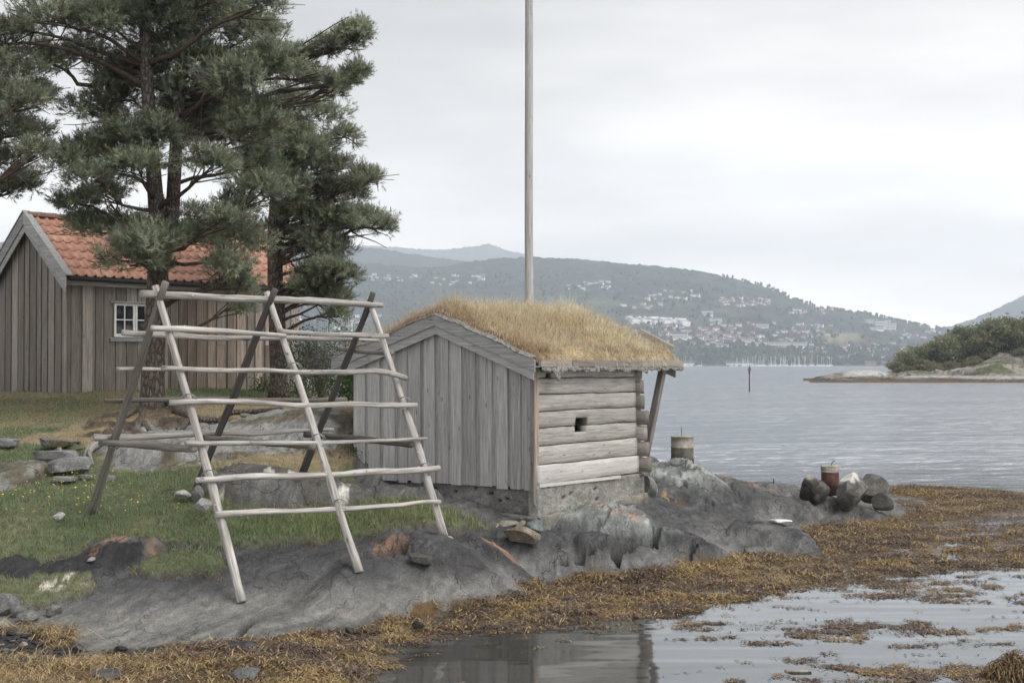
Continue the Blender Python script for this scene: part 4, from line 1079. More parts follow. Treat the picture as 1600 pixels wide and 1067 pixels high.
for px, py, d in ((221, 459, 16.95), (330, 465, 17.6), (420, 468, 18.15), (500, 471, 18.65), (597, 477, 19.3)):
    P.append(W(px, py, d))
pole(P, .056, .048, M_POLE, 'rail', 60)
rail('A', [(237, 513), (340, 518), (446, 525)], .045, .036, M_POLE, 61)
rail('A', [(437, 517), (500, 520), (606, 525)], .033, .043, M_POLE, 62, wig=.025)
rail('A', [(253, 575), (345, 580), (440, 579), (545, 582), (598, 578), (620, 586), (635, 591)], .034, .043, M_POLE, 63, wig=.02)
rail('A', [(266, 629), (330, 626), (450, 632), (651, 633)], .042, .038, M_POLE, 64)
rail('A', [(290, 692), (480, 692), (667, 685)], .038, .026, M_POLE, 65)
rail('A', [(307, 750), (450, 742), (600, 738), (686, 731)], .042, .046, M_POLE, 66, wig=.02)
rail('A', [(337, 804), (480, 797), (590, 789), (688, 784)], .046, .030, M_POLE, 67, wig=.022)
rail('B', [(192, 520), (300, 526), (420, 529), (592, 531)], .046, .034, M_POLE, 68)
rail('B', [(182, 576), (290, 577), (430, 578)], .026, .03, M_POLE, 69)
rail('B', [(164, 626), (330, 624), (541, 625)], .032, .045, M_POLEMID, 70)
rail('B', [(147, 684), (300, 680), (520, 671)], .056, .03, M_POLE, 71)
for i, (ya, yb, r0, r1, mt) in enumerate(((692, 700, .052, .056, M_POLEMID), (684, 697, .045, .05, M_POLEMID), (679, 693, .055, .05, M_POLEDARK))):
    a, b = on_leg(FB[i], TB[i], ya), on_leg(FA[i], TA[i], yb); e = (b - a) / np.linalg.norm(b - a)
    s = np.array([e[1], -e[0], 0]) * .10 * (1 if i else -1)
    pole([a - e * .10 - abs(s) * 0 + np.array([-.09, -.06, 0]) * 1, b + e * .08 + np.array([-.09, -.06, 0])], r0, r1, mt, 'crossbar', 75 + i)
a, b = on_leg(FB[2], TB[2], 546), on_leg(FA[2], TA[2], 551); e = (b - a) / np.linalg.norm(b - a)
pole([a - e * .25 + np.array([0, .09, 0]), b + e * .12 + np.array([0, .09, 0])], .035, .042, M_POLEMID, 'crossbar', 79)
M_WIRE = plain('steel_wire', (.25, .25, .25), .4, .2, metal=.6)
for (f, t, py) in ((FA[0], TA[0], 629), (FB[0], TB[0], 692), (FA[1], TA[1], 579), (FA[2], TA[2], 632), (FA[1], TA[1], 691), (FA[0], TA[0], 748), (FA[2], TA[2], 735), (FA[1], TA[1], 793)):
    c = on_leg(f, t, py) + np.array([.02, -.06, .02]); mb = MO()
    for k in range(2):
        th = np.linspace(0, 2 * math.pi * .9, 16); mb.tube([c + np.array([.085 * math.cos(q) + .02 * k, .01 * k, .085 * math.sin(q)]) for q in th], .005, 5)
    mb.build('wire_tie', M_WIRE, rack, True)

# ---------------------------------------------------------------- stones
def rock_mesh(name, sx, sy, sz, seed, col, col2=None, cap=None, cuts=9, amp=.035, mat=None, sub=4):
    import bmesh
    bm = bmesh.new(); bmesh.ops.create_icosphere(bm, subdivisions=sub, radius=1)
    D = np.array([v.co[:] for v in bm.verts]); Fq = np.array([[v.index for v in f.verts] for f in bm.faces]); bm.free()
    D /= np.linalg.norm(D, axis=1)[:, None]
    r_ = np.random.default_rng(seed); N = r_.normal(size=(cuts, 3)); N /= np.linalg.norm(N, axis=1)[:, None]; d = r_.uniform(.42, .80, cuts)
    dot = np.clip(D @ N.T, 1e-3, 1)
    rr = np.minimum((d[None] / dot).min(1), .95)
    rr = rr * (1 + amp * fbm(D[:, 0] * 2.5 + seed, D[:, 1] * 2.5, D[:, 2] * 2.5, 4, seed, .6) + amp * .5 * fbm(D[:, 0] * 9 + seed, D[:, 1] * 9, D[:, 2] * 9, 2, seed))
    if name == 'flat_stone': D = np.sign(D) * np.abs(D) ** np.array([.62, .62, .38]); rr = rr * .5 + .42 * rr.mean(); rr = rr * .92
    V = D * rr[:, None] * np.array([sx, sy, sz])
    n1 = fbm(V[:, 0] / sx * 2 + seed, V[:, 1] / sx * 2, V[:, 2] / sx * 2, 4, seed + 1)
    c = np.array(col)[None] * (1 + .35 * n1)[:, None]
    if col2 is not None:
        k = sstep(.0, .3, fbm(V[:, 0] / sx * 3 + seed, V[:, 1] / sx * 3, V[:, 2] / sx * 3, 4, seed + 2))[:, None]; c = c * (1 - k) + np.array(col2) * k
    if cap is not None:
        k = sstep(.55, .85, D[:, 2] + .3 * n1)[:, None]; c = c * (1 - k) + np.array(cap) * k
    return np_mesh(name, V, Fq.astype(np.int32), [mat or M_STONE], False, np.clip(c, .005, 1))
M_STONE = vcol('stone', (5, 40), (.7, 1.28), (.8, .02), .9, .2, 24)
def stone(px, py, wpx, hpx, seed, label, col=(.17, .17, .165), col2=None, cap=None, name='stone', cat='stone', depth=.8, d=None, rot=0, group=None, sink=.25, lift=0, sub=4, cuts=9, tilt=0):
    if d is None: g = ground(px, py)
    else:
        g = W(px, py, d)
    s = g[1] / F; sx, sz = wpx * s / 2 * 1.34, hpx * s / 2 * 1.34
    me = rock_mesh(name, sx, max(sx * depth, sz * .7), sz, seed, col, col2, cap, cuts, sub=sub)
    z = (tzs(g[0], g[1]) if d is None else g[2]) + sz * (1 - 2 * sink) + lift
    o = link(name, me, None, (g[0], g[1], z), rot)
    o.rotation_euler[1] = tilt
    return tag(o, label, cat, group)
stone(1268, 784, 48, 38, 1, 'dark angular boulder, leftmost of the three beside the rusty pipe', (.075, .072, .068), (.13, .125, .12), (.30, .28, .25), 'boulder', 'boulder', .75, 26.3, .3, 'boulders on the rock tip', .12, 0, 5, tilt=.2)
stone(1324, 792, 60, 50, 2, 'big dark boulder with a white bird-limed top, middle of the three', (.085, .082, .077), (.15, .145, .135), (.62, .60, .56), 'boulder', 'boulder', .8, 26.2, .9, 'boulders on the rock tip', .13, 0, 5)
stone(1360, 788, 50, 42, 5, 'grey brown boulder, rightmost of the three on the rock tip', (.11, .106, .098), (.17, .16, .145), None, 'boulder', 'boulder', .8, 27.0, .2, 'boulders on the rock tip', .12, 0, 5)
stone(1378, 792, 30, 24, 6, 'small dark wedge stone leaning against the rightmost boulder', (.09, .088, .082), None, None, d=26.4, sink=.3, tilt=.4)
FS = (.18, .185, .185)
stone(88, 711, 72, 17, 11, 'long mossy flat slab on top of the stone pile by the roots', FS, (.10, .085, .05), None, 'flat_stone', depth=.6, sink=.22, lift=.03, rot=.1, tilt=.04)
stone(86, 730, 78, 18, 12, 'thick grey slab in the middle of the stone pile by the roots', FS, None, None, 'flat_stone', depth=.6, sink=.22, lift=.03, rot=-.1, tilt=-.05)
stone(113, 748, 78, 26, 13, 'tilted speckled grey slab leaning under the stone pile', (.20, .20, .20), (.30, .30, .29), None, 'flat_stone', depth=.5, sink=.22, lift=.04, rot=.2, tilt=-.16)
stone(98, 762, 44, 11, 14, 'low flat stone in the grass at the foot of the stone pile', (.22, .22, .215), None, None, 'flat_stone', depth=.6, sink=.22, lift=.03)
stone(135, 757, 24, 8, 16, 'small flat dark stone beside the tilted slab', (.15, .15, .15), None, None, 'flat_stone', depth=.6, sink=.22, lift=.03)
stone(12, 708, 44, 16, 17, 'flat grey stone at the left edge above the mossy outcrop', (.21, .215, .215), None, None, 'flat_stone', depth=.6, sink=.22, lift=.03)
stone(172, 757, 18, 9, 18, 'small flat stone beside the brown back leg of the rack', (.24, .24, .245), None, None, 'flat_stone', depth=.6, sink=.2)
stone(93, 826, 18, 10, 21, 'small white stone lying alone in the green grass', (.42, .42, .41), None, None, depth=.7, sink=.2, lift=.04)
stone(285, 794, 24, 12, 22, 'flat white stone at the foot of the middle back leg', (.48, .48, .47), None, None, depth=.7, sink=.1, lift=.06)
stone(307, 797, 20, 24, 23, 'grey stone propped between the middle back leg and the outcrop', (.20, .20, .20), None, None, depth=.7, sink=.1)
stone(317, 816, 24, 20, 24, 'light grey angular stone in the grass left of the lichen outcrop', (.33, .33, .33), None, None, depth=.8, sink=.1, lift=.05)
stone(143, 893, 14, 8, 25, 'little pale stone below the orange lichen rock', (.30, .29, .27), None, None, sink=.1) 
stone(812, 852, 52, 27, 31, 'brown wedge boulder lying below the hut corner', (.19, .165, .13), (.26, .23, .185), None, 'boulder', 'boulder', .6, 19.35, .1, None, .05, 0, 5, tilt=.12)
stone(776, 838, 34, 17, 32, 'tan stone under the footing left of the hut corner', (.24, .21, .165), None, None, d=19.75, sink=.05)
stone(795, 826, 26, 12, 33, 'flat tan stone wedged right under the hut footing', (.26, .235, .19), None, None, d=19.8, sink=.05)
stone(835, 834, 26, 20, 34, 'rounded blue-grey stone right beside the hut corner', (.15, .175, .175), None, None, d=19.7, sink=.05, cuts=7)
stone(814, 832, 18, 16, 35, 'small tan stone between the wedge boulder and footing', (.25, .225, .18), None, None, d=19.7, sink=.05)
stone(655, 886, 44, 17, 36, 'dark flat stone lying on the smooth slab under the rock lip', (.085, .085, .082), None, None, 'flat_stone', depth=.5, sink=.1, rot=-.2, tilt=.1)
stone(693, 850, 26, 16, 37, 'pale stone wedged under the right front leg of the rack', (.30, .285, .25), None, None, d=18.12, sink=.2)
stone(1013, 776, 22, 34, 38, 'pale wedge stone standing against the far hut corner', (.24, .24, .225), None, None, d=22.9, sink=.1, depth=.6, tilt=-.35)
stone(376, 1016, 68, 15, 41, 'long dark wet stone in the seaweed below the left front leg', (.045, .046, .05), (.10, .10, .11), None, 'flat_stone', depth=.6, sink=.25)
stone(388, 1064, 44, 20, 42, 'rounded grey stone in the straw coloured weed at the bottom edge', (.12, .122, .125), None, None, depth=.7, sink=.2, cuts=7)
stone(166, 1064, 40, 16, 43, 'rounded dark grey stone at the bottom left edge', (.10, .10, .105), None, None, depth=.7, sink=.2, cuts=7)
stone(36, 1047, 18, 8, 44, 'small dark stone on the straw coloured weed far left', (.05, .05, .053), None, None, sink=.1, lift=.03)
stone(36, 1018, 13, 9, 45, 'small tan pebble on the dark gravel far left', (.30, .26, .21), None, None, sink=.1, lift=.02)
stone(8, 960, 36, 30, 46, 'grey boulder under the turf edge at the left border', (.15, .15, .15), None, None, depth=.8, sink=.2, cuts=8)
stone(28, 962, 24, 18, 47, 'round grey stone, second under the turf edge', (.14, .14, .142), None, None, depth=.8, sink=.15, cuts=8)
stone(48, 972, 40, 16, 48, 'flat grey slab stone under the overhanging turf', (.155, .155, .15), None, None, depth=.7, sink=.15, tilt=-.15)
stone(84, 962, 24, 17, 49, 'rounded pale grey stone where turf meets the slab', (.19, .185, .18), None, None, depth=.8, sink=.15, cuts=8)
stone(122, 1020, 24, 12, 50, 'dark grey stone at the lower left end of the slab', (.075, .075, .078), None, None, depth=.7, sink=.15, tilt=.2)
stone(187, 1020, 20, 10, 51, 'small black stone at the foot of the slab', (.03, .03, .032), None, None, depth=.7, sink=.15)
stone(545, 992, 14, 10, 52, 'small dark grey stone at the waterline of the slab', (.06, .06, .062), None, None, sink=.1, lift=.02)
stone(654, 993, 16, 12, 53, 'small black stone on the yellow seaweed', (.03, .03, .03), None, None, sink=.1, lift=.05)
stone(270, 866, 12, 6, 54, 'little grey stone by the eroded turf edge', (.22, .21, .20), None, None, sink=.1)
CORNER = stone(1590, 1068, 90, 44, 55, 'dark weed-covered rock at the bottom right corner', (.05, .04, .028), (.10, .075, .035), None, 'boulder', 'boulder', .8, 13.6, 0, None, .1, -.05, 5, cuts=7)
stone(1248, 1050, 46, 5, 57, 'flat pale stone just breaking the calm water', (.28, .27, .24), None, None, 'flat_stone', depth=.5, d=13.8, sink=.2)
stone(1218, 817, 34, 5, 58, 'bright white patch of stone on the weed below the dark rock', (.80, .80, .80), None, None, 'white_stone', depth=.6, d=24.4, sink=.1)
rr = np.random.default_rng(77)
for k in range(150):                                      # shingle between the slab and the weed, far left
    px, py = rr.uniform(0, 260), rr.uniform(985, 1030)
    if px > 100 and py < 1010 + (px - 100) * .05: continue
    g = ground(px, py); s = rr.uniform(.02, .06)
    me = rock_mesh('pebble', s, s * .8, s * .45, 300 + k % 40, (.05, .05, .053) if rr.random() < .8 else (.14, .13, .12), sub=2, cuts=7)
    tag(link('pebble', me, None, (g[0], g[1], tzs(g[0], g[1]) + s * .15), rr.uniform(0, 6)), 'dark pebble of the shingle patch left of the slab', 'pebble', 'shingle pebbles left of the slab')

# ---------------------------------------------------------------- mooring drums, rods, pole, sea mark
def lathe(prof, n=28):
    mb = MB(); P = np.array(prof); th = np.arange(n) * 2 * np.pi / n
    V = np.stack([P[:, None, 0] * np.cos(th), P[:, None, 0] * np.sin(th), P[:, None, 1] + 0 * th], -1).reshape(-1, 3)
    i, j = np.meshgrid(np.arange(len(P) - 1), np.arange(n), indexing='ij'); a = i * n + j; b = i * n + (j + 1) % n
    mb.add(V, np.stack([a, b, b + n, a + n], -1).reshape(-1, 4)); return mb
M_CONC = plain('stained_concrete', (.33, .285, .225), .9, .3, 7, .01, c2=(.44, .41, .37))
M_RUST = plain('rusty_steel', (.085, .042, .036), .85, .35, 9, .01)
M_RUSTD = plain('dark_rusty_iron', (.07, .035, .028), .8, .3)
q = W(1066, 714, 26.2)
dr = thing('concrete_drum', 'pale round concrete mooring drum with a rod behind the green rock', 'mooring drum', tuple(q))
lathe([(0, -.3), (.21, -.3), (.21, .17), (.222, .175), (.222, .19), (.208, .195), (.208, .37), (.215, .375), (.215, .385), (.20, .39), (0, .392)]).build('drum', M_CONC, dr, True)
lathe([(.2155, -.28), (.217, -.28), (.217, -.03), (.2155, -.025)]).build('rusty_band', M_RUST, dr, True)
mb = MB(); mb.tube([(-.01, 0, .38), (-.012, 0, .56)], .006, 6); mb.build('rod', M_RUSTD, dr, True)
q = W(1297, 757, 27.6)
dr = thing('rusty_pipe', 'short rusty pipe filled with crumbling concrete between the boulders', 'mooring pipe', tuple(q))
lathe([(0, -.2), (.172, -.2), (.172, .24), (.0, .24)]).build('pipe', M_RUST, dr, True)
mb = lathe([(.17, .2401), (.180, .25), (.176, .29), (.182, .32), (.172, .345), (.178, .36), (.165, .375), (0, .37)])
mb.V = [v + .012 * np.stack([vnoise(v[:, 0] * 14, v[:, 1] * 14, v[:, 2] * 14, 3), vnoise(v[:, 0] * 14, v[:, 1] * 14, v[:, 2] * 14, 4), vnoise(v[:, 0] * 14, v[:, 1] * 14, v[:, 2] * 14, 5)], -1) for v in mb.V]
mb.build('concrete_fill', M_CONC, dr, False)
mb = MB(); mb.tube([(.03, 0, .36), (.035, 0, .42), (.06, 0, .455), (.10, 0, .46)], .008, 6); mb.build('hook', M_RUSTD, dr, True)
q = W(1209, 757, 27.4); mb = MB(); mb.tube([(0, 0, -.1), (0, 0, .09), (-.012, 0, .12)], .011, 7)
o = mb.build('iron_bolt', M_RUSTD, None, True); o.location = tuple(q); tag(o, 'short rusty iron bolt standing in the rock above the weed', 'iron bolt')
gz = 1.2
fp = thing('flagpole', 'tall pale wooden pole rising behind the turf roof', 'pole', (.315, 25.6, gz))
mb = MB(); zs = np.linspace(0, 11.5, 30)
mb.tube([(-.012 * k / 11.5 + .004 * math.sin(k), 0, k) for k in zs], .082 - .0012 * zs, 14, .03, 5); mb.build('pole', M_FLAG, fp, True)
mb = MB(); mb.box(-.10, -.086, -.05, .05, 0, 1.2); mb.build('foot_bracket', M_SHED, fp)
q = W(1171, 612, 153)
sm = thing('sea_mark', 'slim dark pole marker with a small lantern box standing in the fjord', 'sea mark', (q[0], q[1], 0))
M_MARK = plain('dark_marker', (.05, .04, .042), .7, .2)
mb = MB(); mb.tube([(0, 0, -1), (0, 0, 2.55)], .06, 8); mb.build('post', M_MARK, sm, True)
mb = MB(); mb.box(-.19, .19, -.17, .17, 2.3, 2.36); mb.box(-.15, .15, -.13, .13, 2.361, 2.60); mb.build('lantern_box', plain('grey_marker', (.14, .14, .16), .6), sm)
mb = MB(); mb.tube([(0.02, 0, 2.6), (0.02, 0, 2.85)], .05, 8); mb.build('lamp', M_MARK, sm, True)
mb = MB(); mb.box(-.1, .1, -.02, .02, 2.0, 2.24); mb.build('topmark', M_MARK, sm)

# ---------------------------------------------------------------- pines
M_BARK_T, nt, b = new_mat('pine_bark')
p = nd(nt, 'ShaderNodeTexCoord').outputs['Object']
vo = nd(nt, 'ShaderNodeTexVoronoi', feature='DISTANCE_TO_EDGE'); vo.inputs['Scale'].default_value = 1
nw = nd(nt, 'ShaderNodeTexNoise'); nw.inputs['Scale'].default_value = 5
nt.links.new(p, nw.inputs['Vector'])
ad = nd(nt, 'ShaderNodeVectorMath', operation='ADD'); nt.links.new(mapping(nt, p, (15, 15, 6)), ad.inputs[0]); nt.links.new(nw.outputs['Color'], ad.inputs[1])
nt.links.new(ad.outputs[0], vo.inputs['Vector'])
n1 = noise(nt, p, 14, 5, .65)
c = mixc(nt, rng(nt, n1, .35, .65, 0, 1), (.115, .092, .078), (.215, .185, .165))
c = mixc(nt, rng(nt, vo.outputs['Distance'], 0, .16, .8, 0), c, (.035, .028, .024))
nt.links.new(c, b.inputs['Base Color']); b.inputs['Roughness'].default_value = .9
bump(nt, b, mathn(nt, 'ADD', rng(nt, vo.outputs['Distance'], 0, .3, 0, 1), n1), .9, .035)
M_LIMB = plain('pine_limb_bark', (.085, .064, .052), .9, .4, 12, .01)

def shoots(C_, A, L, nn, nl, col, w=.0085):
    """bottle-brush shoots: C_ roots, A unit axes, L lengths; nn needles of length nl each"""
    n = len(C_)
    t = RNG.uniform(.05, 1, (n, nn)); ph = RNG.uniform(0, 2 * np.pi, (n, nn))
    ref = np.where(np.abs(A[:, 2:3]) < .8, np.array([[0, 0, 1.0]]), np.array([[1.0, 0, 0]]))
    S1 = np.cross(A, ref); S1 /= np.linalg.norm(S1, axis=1)[:, None]; S2 = np.cross(A, S1)
    rad = np.cos(ph)[..., None] * S1[:, None] + np.sin(ph)[..., None] * S2[:, None]
    B = C_[:, None] + A[:, None] * (L[:, None] * t)[..., None]
    D = A[:, None] * (.35 + .5 * t[..., None]) + rad * .8
    D /= np.linalg.norm(D, axis=2)[..., None]
    ln = nl * RNG.uniform(.75, 1.15, (n, nn))[..., None]
    tip = B + D * ln
    sd_ = np.cross(D, A[:, None] + .01); sd_ /= np.linalg.norm(sd_, axis=2)[..., None] + 1e-9
    V = np.stack([B - sd_ * w / 2, B + sd_ * w / 2, tip], 2).reshape(-1, 3)
    k = RNG.uniform(.75, 1.2, (n, nn, 1)); cc = col[:, None] * k
    Cc = np.stack([cc * .9, cc * .9, cc * 1.1], 2).reshape(-1, 3)
    return V, Cc
def crown_mesh(name, pads, dens, nn=15, nl=.095, Ls=.19, w=.014, tone=(.25, .28, .205)):
    Cs, As, Lz, Cl = [], [], [], []
    for (c, rx, ry, rz, f) in pads:
        vol = rx * rz
        nclump = max(5, int((vol + .15) * 62 * f)); 
        u = RNG.normal(size=(nclump, 3)); u /= np.linalg.norm(u, axis=1)[:, None]
        r = RNG.uniform(.15, 1, nclump) ** .5
        u[:, 2] = np.where(u[:, 2] < -.35, -u[:, 2] * .6, u[:, 2])
        cc = c + u * r[:, None] * np.array([rx, ry, rz])
        ct = RNG.uniform(.68, 1.32, nclump)
        for q, uu, tt in zip(cc, u, ct):
            m = int(dens * RNG.uniform(.7, 1.3)); cr = RNG.uniform(.55, 1) * np.clip(.08 + .46 * min(rx, rz), .09, .27)
            v = RNG.normal(size=(m, 3)); v /= np.linalg.norm(v, axis=1)[:, None]
            pos = q + v * (RNG.uniform(.1, 1, m) ** .6 * cr)[:, None] * np.array([1.15, 1.15, .75])
            ax = v * .6 + uu * .6 + np.array([0, 0, .55]) + RNG.normal(size=(m, 3)) * .25
            ax /= np.linalg.norm(ax, axis=1)[:, None]
            col = np.array(tone)[None] * tt * RNG.uniform(.8, 1.25, m)[:, None]
            br = RNG.random(m)[:, None]; col = np.where(br < .045, np.array([[.19, .125, .08]]), col); col = np.where((br > .045) & (br < .2), col * np.array([[1.25, 1.2, .95]]), col)
            Cs.append(pos); As.append(ax); Lz.append(RNG.uniform(.6, 1.2, m) * Ls); Cl.append(col)
    V, Cc = shoots(np.vstack(Cs), np.vstack(As), np.concatenate(Lz), nn, nl, np.vstack(Cl), w)
    return np_mesh(name, V, np.arange(len(V)).reshape(-1, 3).astype(np.int32), [M_LEAF], False, Cc)
def limb(root, a, b, r0, r1, seed, sag=.0, name='limb', wig=.10):
    a, b = np.array(a, float), np.array(b, float); L = np.linalg.norm(b - a); s = np.linspace(0, 1, max(5, int(L * 3.5)))
    P = a[None] + (b - a)[None] * s[:, None]
    P[:, 2] += sag * np.sin(np.pi * s) * L
    w = np.sin(np.pi * s) * wig * L ** .5
    for k in range(3): P[:, k] += w * vnoise(s * L * 1.3 + k * 9, s * 0 + seed, seed=seed + k) 
    mb = MO(); mb.tube(P, np.linspace(r0, r1, len(s)), 7, .06, seed)
    return mb, P
def pine(label, foot, stems, pads_px, dd, seed, dens=22, extra=0, cat='pine tree', tone=(.25, .28, .205), zpad=.62, rmax=1.7, fill=1.0):
    """stems: lists of (col,row,dist,radius); pads_px: (col,row,half width px,half height px)"""
    root = thing('pine_tree', label, cat, tuple(foot)); r_ = np.random.default_rng(seed)
    S3 = []
    mb = MO()
    for st in stems:
        P = np.array([W(c, r, d) if r is not None else np.array(c) for c, r, d, _ in st]); R = [q[3] for q in st]
        L = np.concatenate([[0], np.cumsum(np.linalg.norm(np.diff(P, axis=0), axis=1))]); s = np.linspace(0, L[-1], int(L[-1] * 5))
        C_ = np.stack([np.interp(s, L, P[:, k]) for k in range(3)], -1)
        for _ in range(6): C_[1:-1] = (C_[:-2] + 2 * C_[1:-1] + C_[2:]) / 4
        mb.tube(C_, np.interp(s, L, R), 20, .07, seed); S3.append(C_)
    mb.build('trunk', M_BARK_T, root, True)
    allst = np.vstack(S3); pads = []
    for (c, r, a, h, *dv) in pads_px:
        d0 = dd + (dv[0] if dv else r_.uniform(-1.1, .7) * rmax)
        q = W(c, r, d0); s = q[1] / F
        sh = .15 if a < 28 or c > 450 else .02
        pads.append((q, max(a * s - sh, .12), max(a * s * .8 - .1, .5), max(h * s * 1.15 - sh * .7, .16), fill))
    tx = allst[:, :2].mean(0)
    for k in range(extra):                                # the far and upper side of the crown
        an = r_.uniform(0, 2 * np.pi); zz = r_.uniform(5.5, allst[:, 2].max() + .6); rr_ = r_.uniform(.6, 2.0)
        i = np.argmin(np.abs(allst[:, 2] - zz)); q = np.array([allst[i, 0] + .6 * rr_ * math.cos(an), allst[i, 1] + abs(rr_ * math.sin(an)) * .9 + .4, zz])
        pads.append((q, r_.uniform(.5, .95), r_.uniform(.5, .95), r_.uniform(.28, .5), .8))
    for k, (q, rx, ry, rz, f) in enumerate(pads):
        lat = np.hypot(*(allst[:, :2] - q[:2]).T); want = q[2] - zpad * .45 * lat
        cost = np.abs(allst[:, 2] - want) + .35 * lat; i = np.argmin(cost)
        a = allst[i]; Ln = np.linalg.norm(q - a)
        r0 = np.clip(.016 + .016 * Ln, .02, .065)
        lb, P = limb(root, a, q, r0, r0 * .3, seed + k, r_.uniform(-.10, .12))
        for j in range(7):                                # twigs fanning into the pad
            t0 = P[r_.integers(len(P) // 2, len(P))]; e = q + r_.normal(size=3) * np.array([rx, ry, rz]) * .75
            lt, _ = limb(root, t0, e, r0 * .32, .006, seed + k * 9 + j, 0, wig=.06)
            lb.add(np.vstack(lt.V), np.vstack(lt.Q), np.vstack(lt.T), np.vstack(lt.G))
        lb.build('limb', M_LIMB, root, True)
    me = crown_mesh('crown', [(q - np.array(root.location), rx, ry, rz, f) for q, rx, ry, rz, f in pads], dens, tone=tone)
    link('crown', me, root)
    return root
P1 = [(330, 25, 90, 42), (240, 50, 80, 45), (150, 40, 75, 38), (85, 30, 55, 26), (55, 88, 40, 20), (395, 55, 55, 45), (205, 115, 60, 36), (130, 95, 60, 26),
      (300, 105, 80, 42), (370, 130, 60, 40), (335, 170, 70, 38), (425, 105, 45, 35), (475, 95, 45, 20), (515, 78, 32, 15), (545, 64, 16, 9), (560, 52, 6, 6),
      (480, 125, 42, 17), (525, 140, 22, 9), (548, 128, 12, 7), (560, 120, 6, 5), (290, 172, 50, 28), (320, 205, 70, 34), (245, 220, 50, 30), (395, 200, 60, 40), (190, 130, 45, 26), (180, 160, 45, 28),
      (160, 240, 65, 36), (110, 258, 38, 24), (205, 215, 50, 30), (150, 282, 50, 20), (118, 318, 34, 12), (215, 262, 45, 24), (165, 305, 30, 12),
      (172, 362, 65, 28), (225, 385, 55, 30), (135, 352, 28, 12), (200, 408, 50, 18), (265, 372, 50, 24), (250, 420, 26, 14),
      (340, 350, 55, 20), (378, 382, 42, 26), (360, 420, 36, 26), (372, 452, 30, 20), (385, 480, 20, 14), (365, 325, 35, 16), (410, 300, 30, 24), (330, 262, 40, 24), (395, 260, 40, 34), (30, 50, 30, 22), (280, 10, 80, 30), (200, 5, 70, 30), (410, 10, 30, 30),
      (-20, 70, 40, 18), (300, 375, 40, 14)]
t1 = pine('big two stemmed pine standing before the tiled shed', (-6.66, 25.9, 2.0),
          [[(236, 662, 25.95, .33), (237, 640, 25.95, .235), (240, 560, 25.95, .205), (243, 490, 25.95, .195), (248, 430, 25.95, .20), (247, 395, 25.95, .165), (245, 330, 25.9, .15), (236, 220, 25.8, .13), (228, 100, 25.7, .11), (225, 0, 25.7, .09), (222, -130, 25.7, .05), (222, -230, 25.7, .02)],
           [(250, 425, 25.95, .13), (262, 390, 26.0, .135), (270, 330, 26.1, .13), (275, 220, 26.2, .12), (285, 100, 26.3, .10), (300, -20, 26.3, .075), (305, -160, 26.3, .03)]],
          P1 + [(220, -60, 90, 40), (320, -50, 80, 40), (120, -30, 60, 30), (260, -130, 80, 40), (310, -180, 50, 34), (225, -200, 45, 36), (400, -40, 40, 26)], 25.9, 100, 19, 18, fill=1.2)
P1 += [(280, 60, 60, 30), (255, 140, 55, 30), (232, 172, 50, 26), (350, 232, 55, 30), (300, 238, 45, 24), (382, 212, 50, 30), (422, 160, 40, 26), (300, 30, 60, 30), (180, 80, 50, 26), (350, 80, 60, 30), (440, 140, 30, 18), (268, 190, 45, 24), (225, 110, 50, 26), (380, 330, 45, 22), (405, 350, 30, 18), (190, 180, 45, 24), (320, 140, 50, 28), (275, 95, 45, 28)]
_r = random.Random(3); _src = [q for q in P1 if 90 < q[0] < 450 and q[1] < 300][:60]
for _k in range(80):
    _a, _b = _r.choice(_src), _r.choice(_src)
    if abs(_a[0] - _b[0]) < 150 and abs(_a[1] - _b[1]) < 110: P1.append(((_a[0] + _b[0]) / 2, (_a[1] + _b[1]) / 2, _r.uniform(34, 56), _r.uniform(18, 30)))
P1 += [(_r.uniform(205, 330), _r.uniform(30, 265), _r.uniform(34, 52), _r.uniform(18, 28)) for _k in range(34)] + [(_r.uniform(330, 430), _r.uniform(120, 330), _r.uniform(30, 46), _r.uniform(18, 28)) for _k in range(14)] + [(_r.uniform(110, 230), _r.uniform(60, 290), _r.uniform(30, 46), _r.uniform(16, 24)) for _k in range(14)]
P1 += [(232, 50, 48, 26, -1.0), (272, 85, 48, 26, -.9), (232, 118, 46, 24, -1.1), (266, 152, 46, 24, -.9), (240, 192, 46, 24, -1.0), (280, 214, 44, 24, -.8), (226, 240, 42, 20, -.9), (268, 262, 30, 14, -.8), (300, 60, 48, 26, -.9), (200, 70, 46, 24, -.7), (175, 115, 44, 22, -.6), (205, 160, 44, 22, -.8), (320, 120, 46, 24, -1.0), (345, 195, 46, 24, -.9), (300, 190, 46, 24, -.9), (330, 245, 42, 22, -.8)]
P1 += [(350, 395, 46, 24, -.8), (372, 440, 30, 22, -.9), (381, 476, 22, 18, -.9), (330, 370, 50, 20, -.7), (180, 400, 56, 20, -.9), (232, 405, 46, 20, -.9), (150, 385, 40, 16, -.6), (285, 388, 44, 20, -.6), (400, 405, 28, 18, -.5), (345, 345, 46, 20, -.6)]
P2 = [(450, 210, 45, 28), (490, 262, 45, 26), (440, 270, 40, 26), (470, 330, 40, 24), (505, 370, 36, 22), (500, 455, 34, 20), (455, 170, 55, 46), (500, 190, 55, 38), (540, 215, 26, 22), (470, 240, 65, 38), (530, 262, 30, 18), (425, 250, 50, 40), (440, 300, 55, 33), (500, 300, 50, 28), (555, 288, 34, 12), (585, 280, 10, 8),
      (525, 338, 50, 20), (575, 340, 32, 14), (600, 358, 13, 10), (490, 380, 38, 30), (525, 402, 36, 30), (490, 432, 50, 32), (520, 468, 36, 28), (484, 466, 22, 20), (545, 430, 18, 18), (420, 200, 40, 30), (462, 340, 34, 20), (530, 495, 22, 10)]
